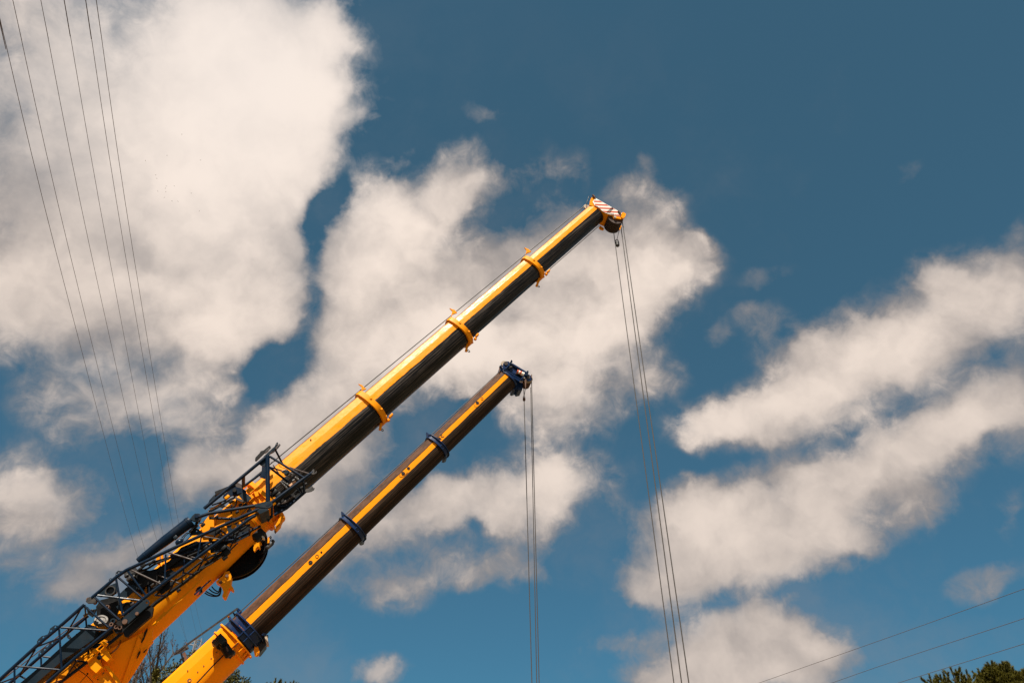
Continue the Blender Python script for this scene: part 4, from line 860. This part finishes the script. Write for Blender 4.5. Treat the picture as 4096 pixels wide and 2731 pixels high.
# winch / camera unit on the side of the base section
wn = plate(B2, RB, 'mounting_plate', [(1830,300),(1940,255),(2010,240),(2080,300),(2160,410),(2200,500),(2310,545),(2290,610),(2240,640),(2200,690),(2140,660),(2090,600),(1990,520),(1830,430),(1815,375)], .66, .07, M['grime'], base2)
def bx2(name, x, y, off, hx, hy, hz, m_, bev=.015):
    bm = new(); box(bm, B2.P(*RB(x, y), off), B2.d * hx, B2.u * hy, B2.v * hz, bev); return finish(bm, name, m_, wn)
bx2('motor_housing', 2015, 310, .92, .10, .14, .16, M['greyslate']); bx2('gearbox', 1930, 350, .82, .12, .10, .12, M['grime'])
bx2('bracket', 2075, 420, .85, .10, .12, .12, M['black']); bx2('bracket', 2230, 560, .80, .06, .10, .10, M['grime'])
bm = new(); p, q = B2.P(*RB(2075, 440), .88), B2.P(*RB(2200, 640), .88); a_ = (q - p).normalized(); l_ = (q - p).length
lathe(bm, p, a_, [(0, .11), (l_ * .1, .135), (l_ * .9, .135), (l_, .10)], 20); finish(bm, 'drum', M['black'], wn)
plate(B2, RB, 'label_plate', [(2105,450),(2135,445),(2165,510),(2160,550),(2125,530)], 1.03, .01, M['steel'], wn)
for x, y in ((1850, 385), (2262, 535), (1965, 275)): disc(B2, 'bolt', RB, x, y, .80, .028, .10, M['steel'], wn, 10)
for pts in ([(2230,480),(2290,420),(2350,365),(2352,358)], [(2225,495),(2300,440),(2352,385),(2380,370)]):
    bm = new(); tube(bm, catmull([B2.P(*RB(*p), .62) for p in pts]), .008, 5); finish(bm, 'wire', M['black'], wn)
bm = new(); tube(bm, [B2.P(*RB(*p), .555) for p in ((2100,580),(1850,830),(1500,1205),(1100,1600))], .019, 8); finish(bm, 'power_cable', M['black'], base2)
for x, y in ((1912,563),(1800,683),(1646,842),(1519,969),(1309,940)): disc(B2, 'bolt_hole', RB, x, y, .52, .017, .03, M['rust'], base2, 12)
disc(B2, 'access_hole', RB, 1345, 1150, .52, .058, .03, M['rust'], base2, 18); disc(B2, 'hole_plug', RB, 1352, 1158, .53, .028, .03, M['yellow'], base2, 14)
# bolt heads and openings in the yellow stripes
def eye(R, x, y, r, split, par, H):
    o_ = disc(B2, 'pin_hole', R, x, y, .43 * H + .012, r, .03, M['black'], par, 20)
    if split == 1: 
        bm = new(); c = B2.P(*R(x, y), .43 * H + .018); ax_ = (B2.d * .95 - B2.u * .1).normalized(); box(bm, c, ax_ * r * .95, ax_.cross(B2.v) * r * .16, B2.v * .004); finish(bm, 'slot_web', M['steel'], o_)
    if split == 2: disc(B2, 'inner_boss', R, x - 2, y + 20, .43 * H + .018, r * .72, .01, M['yellow'], o_, 18)
for (R, P_, par, H) in ((Zm(1180, 2150, 10.453), [(650,1028,.068,1),(918,765,.055,2),(1102,595,.032,0)], sec2[2], G2[2]),
                        (Zm(1580, 1840, 15.68), [(512,820,.066,1),(850,500,.055,0)], sec2[1], G2[1]),
                        (Zm(1850, 1550, 12.06), [(718,720,.064,1),(942,515,.052,2)], sec2[0], G2[0])):
    for (x, y, r, sp) in P_: eye(R, x, y, r, sp, par, H)
for (R, pts, par) in ((Zm(1180, 2150, 10.453), [(480,1010),(475,1150),(500,1205),(570,1195),(680,1150),(760,1060)], sec2[2]), (Zm(1580, 1840, 15.68), [(310,880),(285,960),(310,1020),(400,1025),(540,980),(700,840),(790,740)], sec2[1]), (Zm(1850, 1550, 12.06), [(565,760),(570,830),(620,860),(720,850),(820,770),(920,665)], sec2[0])):
    bm = new(); tube(bm, catmull([B2.P(*R(*p), .40) for p in pts]), .006, 5); finish(bm, 'plate_edge', M['rust'], par)
# the stencilled letters N C on the stripe
def stroke(pts, par):
    for a_, b_ in zip(pts, pts[1:]):
        bm = new(); p, q = B2.P(*RE(*a_), .43 * G2[0] + .008), B2.P(*RE(*b_), .43 * G2[0] + .008); t = (q - p); s_ = t.normalized().cross(B2.v)
        box(bm, (p + q) / 2, t / 2, s_ * .009, B2.v * .003); finish(bm, 'letter', M['greyslate'], par)
stroke([(778,398),(905,438)], sec2[0]); stroke([(905,438),(838,380)], sec2[0]); stroke([(818,470),(778,398)], sec2[0]) if False else None
stroke([(785,400),(868,382),(822,440),(912,432)], sec2[0])
stroke([(940,302),(905,300),(886,325),(905,362),(955,372),(990,345)], sec2[0])

# ---- boom head of crane two
hd2 = empty('boom_head', B2.tip); hd2.parent = cr2; hd2.matrix_parent_inverse = PM[cr2.name].inverted()
def HP(name, pts, off, th, m_, holes=()): return plate(B2, H2, name, pts, off, th, m_, hd2, holes)
BL_ = M['blue']
bm = new(); ringband(bm, G2[0], .03, -.06, -.02, .04); finish(bm, 'end_flange', BL_, hd2, B2.mw(G2[0]), angle=24)
HP('side_plate', [(435,510),(445,400),(470,340),(530,318),(610,325),(650,380),(700,390),(1090,640),(1150,680),(1230,720),(1255,790),(1200,850),(1100,870),(1010,870),(900,810),(720,700),(520,560)], .30, .03, BL_, [(530,378,12)])
HP('back_plate', [(350,480),(700,640),(840,800),(960,870),(1010,1000),(990,1130),(880,1150),(850,1095),(770,1130),(720,1110),(700,900),(600,720),(480,640),(340,610)], .02, .50, BL_)
bm = new(); tube(bm, [B2.P(*H2(405, 515), .40), B2.P(*H2(1010, 868), .40)], .022, 8); finish(bm, 'front_rail', BL_, hd2)
bm = new(); tube(bm, [B2.P(*H2(345, 460), .36), B2.P(*H2(405, 495), .36)], .05, 10); finish(bm, 'rail_end', BL_, hd2)
HP('front_flange', [(335,470),(365,460),(1000,840),(1000,880),(960,870),(400,540),(345,600),(330,610)], .36, .03, BL_)
HP('flange_edge', [(335,490),(355,485),(358,610),(332,625)], .37, .03, M['rust'])
bm = new(); tube(bm, [B2.P(*H2(690, 405), .36), B2.P(*H2(1100, 655), .36)], .058, 14); finish(bm, 'cross_tube', BL_, hd2)
for a_, b_ in (((500,545),(650,400)), ((960,835),(1110,670))):
    bm = new(); p, q = B2.P(*H2(*a_), .38), B2.P(*H2(*b_), .38); t = q - p; box(bm, (p + q) / 2, t / 2, t.normalized().cross(B2.v) * .02, B2.v * .06); finish(bm, 'rib', BL_, hd2)
HP('jib_lug', [(620,400),(640,350),(672,285),(695,278),(716,325),(690,375),(700,400),(650,410)], .44, .10, M['slate'])
HP('jib_lug', [(1080,640),(1115,625),(1130,580),(1148,592),(1165,570),(1172,640),(1150,700),(1140,740),(1100,720)], .44, .10, M['slate'])
bm = new(); c = B2.P(*H2(478, 392), .20); lathe(bm, c - B2.v * .08, B2.v, [(0, .13), (.02, .138), (.05, .115), (.08, .138), (.10, .13)], 28); finish(bm, 'guide_sheave', M['cream'], hd2)
disc(B2, 'sheave_cap', H2, 530, 375, .345, .082, .03, M['steel'], hd2, 22)
for x, y in ((514, 358), (549, 382)): disc(B2, 'cap_hole', H2, x, y, .352, .014, .012, M['black'], hd2, 8)
HP('inner_panel', [(520,545),(640,455),(860,585),(790,690),(680,625)], .325, .015, BL_)
bm = new(); p, q = B2.P(*H2(835, 610), .40), B2.P(*H2(1040, 700), .40); a_ = (q - p).normalized(); l_ = (q - p).length
lathe(bm, p, a_, [(0, .085), (l_, .085)], 20); wl2 = finish(bm, 'warning_roller', M['white'], hd2)
for t0 in (.0, .42):
    bm = new(); lathe(bm, p + a_ * l_ * t0, a_, [(0, .088), (l_ * .2, .088)], 20); finish(bm, 'red_band', M['red'], wl2)
for x, y, w, m_ in ((860,660,.05,'black'),(905,700,.05,'black'),(950,740,.04,'slate'),(820,690,.04,'black'),(650,490,.04,'steel'),(690,480,.03,'grime'),(630,525,.03,'black'),(1000,800,.03,'steel'),(1040,790,.035,'white')):
    bm = new(); box(bm, B2.P(*H2(x, y), .38), B2.d * w * .6, B2.u * w, B2.v * w, .008); finish(bm, 'fitting', M[m_], hd2)
c = B2.P(*H2(1160, 800), .27)
for k in range(6):
    bm = new(); lathe(bm, c - B2.v * (.095 * k + .08), B2.v, [(0, .185), (.012, .195), (.03, .165), (.05, .165), (.068, .195), (.08, .185)], 26); finish(bm, 'sheave', M['rust'] if k else M['cream'], hd2)
disc(B2, 'sheave_plate', H2, 1165, 785, .335, .155, .03, BL_, hd2, 26); disc(B2, 'sheave_cap', H2, 1162, 758, .36, .085, .03, M['steel'], hd2, 22)
HP('lug', [(915,870),(985,880),(970,915),(930,912)], .36, .03, M['cream'], [(942,888,10)])
HP('lug', [(860,1110),(950,1120),(990,1140),(920,1180),(890,1190),(870,1170)], -.28, .05, BL_, [(895,1165,9)])
HP('lug', [(1255,680),(1270,700),(1268,760),(1255,790),(1245,760)], .36, .04, M['rust'])
HP('rope_guard', [(1060,850),(1090,810),(1110,850),(1095,1080),(1075,1080)], .38, .02, M['rust'])
rod(B2, 'boom_rope', [(H2, 320, 635, 0), (RF, 515, 480, 0), (R5, 560, 180, 0), (R6, 1300, 560, 0), (RB, 1330, 690, 0), (RB, 790, 1207, 0), (RB, 200, 1760, 0)], .015, M['rope'], cr2, 6)
rod(B2, 'boom_rope', [(R6, 1400, 610, 0.1), (R6, 1050, 900, .1), (RB, 1330, 700, .1)], .012, M['rope'], cr2, 6)
bm = new(); p, q = B2.P(*RB(1010, 607), .05), B2.P(*R5(478, 150), .05); t = q - p; box(bm, (p + q) / 2, t / 2, t.normalized().cross(B2.v) * .026, B2.v * .02); lk = finish(bm, 'tie_bar', M['grime'], cr2)
plate(B2, RB, 'tie_anchor', [(1015,600),(1290,405),(1320,440),(1300,500),(1250,520),(1200,560),(1025,618)], .06, .05, M['grime'], lk)
plate(B2, RB, 'anchor_post', [(1190,590),(1250,545),(1275,600),(1290,680),(1330,720),(1320,800),(1230,780),(1250,700)], .04, .12, M['rust'], lk)
plate(B2, RB, 'anchor_post', [(1155,590),(1185,570),(1220,680),(1250,760),(1215,790),(1190,700)], .05, .05, M['black'], lk)
bm = new(); box(bm, B2.P(*RB(1300, 470), .06), B2.d * .03, B2.u * .04, B2.v * .04, .006); finish(bm, 'pin', M['grime'], lk)
plate(B2, RB, 'insulator', [(1280,350),(1310,370),(1318,400),(1290,420),(1275,395)], .05, .04, M['rust'], lk)
ends2 = [drop(B2, H2, 1035, 1090, .0, 2127.6, .015, cr2), drop(B2, H2, 1232, 1060, .1, 2147, .014, cr2), drop(B2, H2, 1258, 900, .2, 2156.5, .015, cr2)]
weight(ends2[0][0], ends2[0][1], .036, .055, .14, M['rust'], 'small rust-orange weight hanging on a cord below the dark blue boom head', B2.P(*H2(1090, 1060), .2))
hook(ends2, cr2, M['yellow'])

# ================================================================ overhead lines and pylon
def cable(name, pts, r, label, group, material=None):
    bm = new(); tube(bm, catmull(pts, 6), r, 6); return tag(finish(bm, name, material or M['cable']), label, 'power line', group)
Zp = Zm
LN = [ # top pixels ... down to the pylon
 [(-40,-75),(0,78),(222,1000),(485,2000),(552,2231),(646,2537),(670,2603)],
 [(34,-75),(51,0),(276,1000),(524.8,2000),(582,2207),(675,2513),(707,2601)],
 [(148,-75),(163,0),(361.5,1000),(586,2000),(629.4,2169),(716.6,2471.5),(745.8,2562)],
 [(243,-75),(257,0),(431.6,1000),(622,2000),(654,2148),(724,2464),(747,2563)],
 [(331,-75),(343,0),(498,1000),(672.4,2000),(693.8,2111.6),(761.6,2430),(788,2544)],
 [(374,-75),(385,0),(531,1000),(698,2000),(716,2095.7),(781,2412),(820,2575)]]
NH = [21.5, 22.5, 23.2, 24.0, 23.0, 22.0]; FY = [116, 116, 116, 114, 114, 114]
WORDS = ['leftmost of the six thin power lines crossing the big cloud', 'second from the left of the six thin power lines over the big cloud', 'third from the left of the six power lines over the big cloud',
         'fourth from the left of the six power lines over the big cloud', 'fifth from the left of the six power lines over the big cloud', 'rightmost of the six thin power lines descending to the pylon']
for k, px in enumerate(LN):
    r0 = ray(*px[1]); A = CAM + r0 * ((NH[k] - CAM.z) / r0.z); Bp = at_Y(*px[-1], FY[k])
    nn = Vector((Bp.y - A.y, -(Bp.x - A.x), 0)).normalized(); pts = []
    for (x, y) in px:
        r_ = ray(x, y); t = (A - CAM).dot(nn) / r_.dot(nn); pts.append(CAM + r_ * t)
    # carry on over the camera towards the next pylon, same slope
    d_ = (pts[0] - pts[1]).normalized(); d_.z = max(d_.z, 0.02) * 0.3; pts = [pts[0] + d_ * 90, pts[0] + d_ * 30] + pts
    cable('power_line', pts, 0.0088, WORDS[k], 'overhead lines running to the lattice pylon')
RLN = [[(2850,2795),(3500,2567),(4096,2354),(4500,2208)], [(3100,2812),(3500,2669),(4096,2472),(4500,2336)], [(3300,2828),(3589,2731),(4096,2573.5),(4500,2444)], [(3500,2850),(3929,2731),(4096,2682),(4500,2556)]]
A, Bv = at_Y(3500, 2567, 78), at_Y(4096, 2354, 60)
nn = Vector((Bv.y - A.y, -(Bv.x - A.x), 0)).normalized()
RW = ['topmost of the four power lines at the lower right', 'second from the top of the four power lines at lower right', 'third from the top of the power lines at lower right, above the pines', 'lowest power line at lower right, crossing in front of the big pine']
for k, px in enumerate(RLN):
    pts = []
    for (x, y) in px:
        r_ = ray(x, y); t = (A - CAM).dot(nn) / r_.dot(nn); pts.append(CAM + r_ * t)
    cable('power_line', pts, 0.021, RW[k], 'overhead lines at the lower right')

py = empty('lattice_pylon', (at_Y(775, 2600, 115).x, 115, 0), 'white galvanised lattice pylon top behind the brown crane', 'pylon')
def PY(X, Y, dy=0.0): return at_Y(*RB(X, Y), 115 + dy)
segs = [('leg', (1475,300),(1395,600),0,.10), ('leg', (1605,320),(1500,620),0,.10), ('leg', (1500,310),(1440,590),1.6,.08), ('leg', (1600,270),(1560,620),1.6,.08)]
for nme, a_, b_, dy, r in segs:
    p, q = PY(*a_, dy), PY(*b_, dy); e = q + (q - p) * (q.z / (p.z - q.z)) * .98
    bm = new(); tube(bm, [p, q, e], r, 6); finish(bm, nme, M['galv'], py)
for a_, b_, r in (((1475,300),(1605,330),.07),((1520,290),(1600,330),.06),((1340,400),(1475,310),.05),((1340,400),(1590,405),.06),((1340,400),(1500,440),.05),((1605,330),(1690,440),.05),((1690,440),(1560,400),.05),((1690,440),(1430,460),.06),
                  ((1450,380),(1600,330),.05),((1475,310),(1590,410),.05),((1430,460),(1580,400),.05),((1450,390),(1560,480),.05),((1420,510),(1560,480),.05),((1430,460),(1530,560),.05),((1530,490),(1420,570),.05),((1400,590),(1530,560),.05),((1500,320),(1450,400),.04),
                  ((1590,400),(1640,410),.05),((1560,450),(1540,500),.06),((1380,650),(1500,620),.05),((1395,600),(1500,700),.05),((1500,620),(1360,720),.05)):
    bm = new(); tube(bm, [PY(*a_), PY(*b_, .8)], r * .8, 5); finish(bm, 'brace', M['galv'], py)

# ================================================================ birds, small and far
BW, brd0 = [(727,538,90),(668,622,-30),(802,641,0),(582,643,70),(623,700,65),(627,714,-20),(665,745,15),(697,744,-35),(661,754,60),(631,765,-40),(663,767,65),(765,773,15),(657,790,40),(688,804,-25),(712,806,-30),(797,844,80)], None
for (x, y, an) in BW:
    c = at_z(x, y, 190); right = (RM @ Vector((1, 0, 0))); upv = (RM @ Vector((0, 1, 0))); fw = ray(x, y).normalized()
    a_ = math.radians(an); e1 = right * math.cos(a_) + upv * math.sin(a_); e2 = (fw.cross(e1)).normalized()
    if brd0 is None:
        bm = new()
        tube(bm, [(0, -.14, 0), (0, -.06, 0), (0, .05, 0), (0, .16, 0)], [.008, .035, .03, .01], 6)
        for sg in (-1, 1):
            vs = [bm.verts.new(p) for p in ((0, .05, 0), (sg * .12, .07, .03), (sg * .27, -.02, .015), (sg * .12, -.02, .025), (0, -.05, 0))]
            f = bm.faces.new(vs if sg > 0 else vs[::-1])
            r_ = bmesh.ops.extrude_face_region(bm, geom=[f]); bmesh.ops.translate(bm, verts=[v for v in r_['geom'] if isinstance(v, bmesh.types.BMVert)], vec=(0, 0, -.008))
        o = brd0 = finish(bm, 'bird', M['bird'])
    else:
        o = brd0.copy(); C.objects.link(o)
    o.matrix_world = Matrix.Translation(c) @ Matrix((e1, e2, e1.cross(e2))).transposed().to_4x4() @ Matrix.Scale(.7, 4)
    tag(o, 'tiny dark bird flying far up in front of the big cloud', 'bird', 'flock of distant birds')
#--TREES

# ================================================================ trees
def leafmat(name, c1, c2, c3):
    m = mat(name, c1, 0.6, spec=0.25); g = G(m)
    gi = g.n('ShaderNodeNewGeometry')
    q = g.n('ShaderNodeMapRange'); g.l(gi.outputs['Random Per Island'], q.inputs[0])
    n1 = g.noise(scale=1.3, detail=4)
    c = g.mix(q.outputs[0], c1, c2); c = g.mix(g.step(n1, .5, .7), c, c3)
    g.l(c, g.b.inputs['Base Color']); g.b.inputs['Subsurface Weight'].default_value = 0.0
    return m
M['bark'] = worn('bark', (0.05, 0.036, 0.028), (0.03, 0.022, 0.017), 0.85, 0.7, 8)
M['twigleaf'] = leafmat('dry_leaves', (0.055, 0.030, 0.018), (0.095, 0.042, 0.022), (0.045, 0.036, 0.012))
M['ivy'] = leafmat('ivy_leaves', (0.085, 0.080, 0.008), (0.15, 0.12, 0.012), (0.035, 0.038, 0.005))
M['leaf'] = leafmat('evergreen_leaves', (0.045, 0.047, 0.008), (0.085, 0.068, 0.009), (0.022, 0.025, 0.005))
M['needle'] = leafmat('pine_needles', (0.058, 0.056, 0.005), (0.125, 0.105, 0.008), (0.024, 0.027, 0.004))
RN = random.Random(7)
def rv(): 
    while True:
        v = Vector((RN.uniform(-1, 1), RN.uniform(-1, 1), RN.uniform(-1, 1)))
        if 0.1 < v.length < 1: return v.normalized()
def leaf(bm, p, s, d=None, w=.5):
    d = d or rv(); n = d.cross(rv()).normalized(); 
    a = p + d * s; b = p + d * s * .5 + n * s * w * .5; c = p + d * s * .5 - n * s * w * .5
    v = [bm.verts.new(q) for q in (p, b, a, c)]; bm.faces.new(v)

def bare_tree(x, ytop, Y, spread, label, seed, name='bare_tree', h0=.70, dens=1.0):
    global RN; RN = random.Random(seed)
    top = at_Y(x, ytop, Y); H = top.z; root = empty(name, (top.x, Y, 0), label, 'tree')
    tb, lb, iv = new(), new(), new()
    def grow(p, d, L, r, lev):
        pts = [p]; dd = d.copy()
        n = 5
        for i in range(n):
            dd = (dd + rv() * (.16 if lev else .05) + Vector((0, 0, .05))).normalized(); pts.append(pts[-1] + dd * L / n)
        tube(tb, pts, [r * (1 - .6 * i / n) for i in range(n + 1)], 6 if lev < 2 else 4, cap=False)
        if lev == 0:
            for i in range(int(2600)):
                t = RN.random() ** .8 if i % 3 == 0 else .84 + .16 * RN.random(); k = min(int(t * n), n - 1); q = pts[k].lerp(pts[k + 1], t * n - k)
                if q.z > H * .35: leaf(iv, q + rv() * (r * .4 + RN.random() * .15), .10, None, .9)
        if lev >= 4 or L < .25:
            for _ in range(RN.randint(2, 5)):
                leaf(lb, pts[RN.randint(1, n)] + rv() * .03, RN.uniform(.05, .10), (rv() + Vector((0, 0, .3))).normalized(), .5)
            return
        if lev >= 2:
            for _ in range(RN.randint(1, 4)): leaf(lb, pts[RN.randint(1, n)] + rv() * .03, RN.uniform(.05, .09), (rv() + Vector((0, 0, .3))).normalized(), .5)
        m_ = {0: 8, 1: 5, 2: 3, 3: 3}[lev]
        for k in range(m_):
            t = (h0 + (1 - h0) * (k + .7) / m_) if lev == 0 else .25 + .75 * (k + RN.random()) / m_
            kk = min(int(t * n), n - 1); q = pts[kk].lerp(pts[kk + 1], min(1, t * n - kk))
            side = rv(); side.z = abs(side.z) * .4 + .25; side = side.normalized()
            nd_ = (dd * (.85 if lev == 0 else .7) + side * spread).normalized()
            l2 = {0: H * .17, 1: L * .55, 2: L * .55, 3: L * .5}[lev] * RN.uniform(.7, 1.1)
            grow(q, nd_, l2, r * (.38 if lev == 0 else .5), lev + 1)
    grow(Vector((top.x, Y, 0)), Vector((.02, 0, 1)), H * .91, .17, 0)
    finish(tb, 'trunk', M['bark'], root); finish(lb, 'foliage', M['twigleaf'], root, smooth=False); finish(iv, 'ivy', M['ivy'], root, smooth=False)
bare_tree(655, 2592, 45, .75, 'bare twiggy tree with ivy on its trunk, between the two cranes', 11)
bare_tree(545, 2668, 46, .85, 'lower bare twiggy tree hard against the yellow boom foot', 5, h0=.72)

def leafy_tree(x, ytop, Y, rad, hgt, label, seed, n=9000, name='evergreen_tree', mt_='leaf', sz=.10):
    global RN; RN = random.Random(seed)
    top = at_Y(x, ytop, Y); root = empty(name, (top.x, Y, 0), label, 'tree')
    bm = new(); tube(bm, [(top.x, Y, 0), (top.x + .1, Y, top.z * .4), (top.x, Y, top.z * .8)], [.22, .15, .05], 8)
    lumps = []
    for _ in range(46):
        d = rv(); c = Vector((top.x, Y, top.z - hgt / 2)) + Vector((d.x * rad, d.y * rad, d.z * hgt / 2)) * RN.uniform(.35, .88); lumps.append((c, RN.uniform(.22, .42) * rad))
        tube(bm, [(top.x, Y, c.z - (c.z * .2)), tuple(c)], [.05, .015], 5)
    finish(bm, 'trunk', M['bark'], root)
    bm = new()
    for _ in range(n):
        c, r = RN.choice(lumps); d = rv(); p = c + d * r * (RN.random() ** .4) * (1.0 if RN.random() > .06 else 1.25)
        leaf(bm, p, sz * RN.uniform(.7, 1.4), (d + rv() * .8).normalized(), .6)
    finish(bm, 'crown', M[mt_], root, smooth=False)
leafy_tree(762, 2588, 48, 1.75, 5.6, 'dark evergreen tree seen between the ivy-clad bare tree and the brown crane', 3, 17000, sz=.13)
leafy_tree(942, 2664, 50, 1.5, 4.2, 'bushy green tree under the base of the brown crane boom', 4, 17000, sz=.12)

def pine(xs, Y, label, seed, crown=None, name='pine_tree', n=60, sc=1.0):
    """xs = list of leaders (x, y top) for a young pine; crown = (x centre, half width px) for a rounded one"""
    global RN; RN = random.Random(seed)
    x0, y0 = min(xs, key=lambda q: q[1]); top = at_Y(x0, y0, Y); root = empty(name, (top.x, Y, 0), label, 'tree')
    tb, nb = new(), new()
    def shoot(p, d, L):
        tube(tb, [p, p + d * L * .8], [.014, .006], 4)
        for i in range(int(190 * L / .45)):
            t = RN.random(); q = p + d * L * t; s_ = rv(); s_ = (s_ - s_.dot(d) * d).normalized()
            nd_ = (d * RN.uniform(.5, 1.1) + s_ * RN.uniform(.5, 1.0) * (1 - .35 * t)).normalized(); l_ = RN.uniform(.10, .20) * sc
            w = nd_.cross(rv()).normalized() * .013
            v = [nb.verts.new(a) for a in (q - w, q + w, q + nd_ * l_)]; nb.faces.new(v)
    tube(tb, [(top.x, Y, 0), (top.x, Y, top.z - .3)], [.18, .03], 7)
    for (x, y) in xs:
        tp = at_Y(x, y, Y + RN.uniform(-.5, .5)); L = RN.uniform(.42, .55) * sc
        shoot(tp - Vector((0, 0, L)), Vector((RN.uniform(-.1, .1), 0, 1)).normalized(), L)
        z = tp.z - L; k = 0
        while z > tp.z - (3.0 if crown is None else .6):
            k += 1; m_ = min(3 + k, 7); rr = .10 + (.16 * k if crown is None else .1)
            for j in range(m_):
                an = RN.uniform(0, 6.28); d = Vector((math.cos(an), math.sin(an), RN.uniform(.9, 1.8))).normalized()
                shoot(Vector((tp.x + math.cos(an) * rr, tp.y + math.sin(an) * rr, z)), d, RN.uniform(.3, .45) * sc)
                if RN.random() < .5: tube(tb, [(tp.x, tp.y, z - .2), (tp.x + math.cos(an) * rr, tp.y + math.sin(an) * rr, z)], .012, 4)
            z -= .30
    if crown:
        cx, hw, yt, hz = crown; c = at_Y(cx, yt, Y); rad = hw * Y / 3100; c.z -= hz
        for _ in range(n):
            d = rv(); d.z = abs(d.z) if RN.random() < .75 else d.z; lump = 1 + .16 * noise.noise(d * 2.3 + Vector((seed, 0, 0)))
            p = c + Vector((d.x * rad, d.y * rad, d.z * hz)) * lump * RN.uniform(.82, 1.0)
            shoot(p, (d * 1.0 + Vector((0, 0, .6)) + rv() * .3).normalized(), RN.uniform(.24, .38) * sc)
            if RN.random() < .2: tube(tb, [c - Vector((0, 0, hz * .6)), p], [.04, .012], 4)
    finish(tb, 'trunk', M['bark'], root); finish(nb, 'crown', M['needle'], root, smooth=False)
GP = 'pines at the lower right'
pine([(3716, 2697), (3742, 2704)], 50, 'small pine tip standing leftmost of the pines at lower right', 21)
pine([(3775, 2688), (3803, 2669), (3824, 2679), (3762, 2700)], 50, 'young pine with several pointed leaders left of the big round pine', 22)
pine([(3862, 2679), (3848, 2703), (3874, 2700)], 51, 'single narrow pine leader between the young pine and the big round pine', 23)
pine([(3914, 2675), (3943, 2668), (3976, 2661), (4030, 2676)], 52, 'big round-topped pine at the right end of the pines', 24, crown=(3985, 90, 2664, 2.6), n=1200)
pine([(4095, 2686), (4115, 2680), (4080, 2690)], 54, 'dark pine at the right picture edge behind the big round pine', 25, crown=(4125, 65, 2682, 2.0), n=450)
pine([(1104, 2713), (1126, 2727), (1144, 2727), (1161, 2729), (1173, 2724)], 60, 'tiny tips of a far conifer at the bottom edge right of the brown crane', 26)
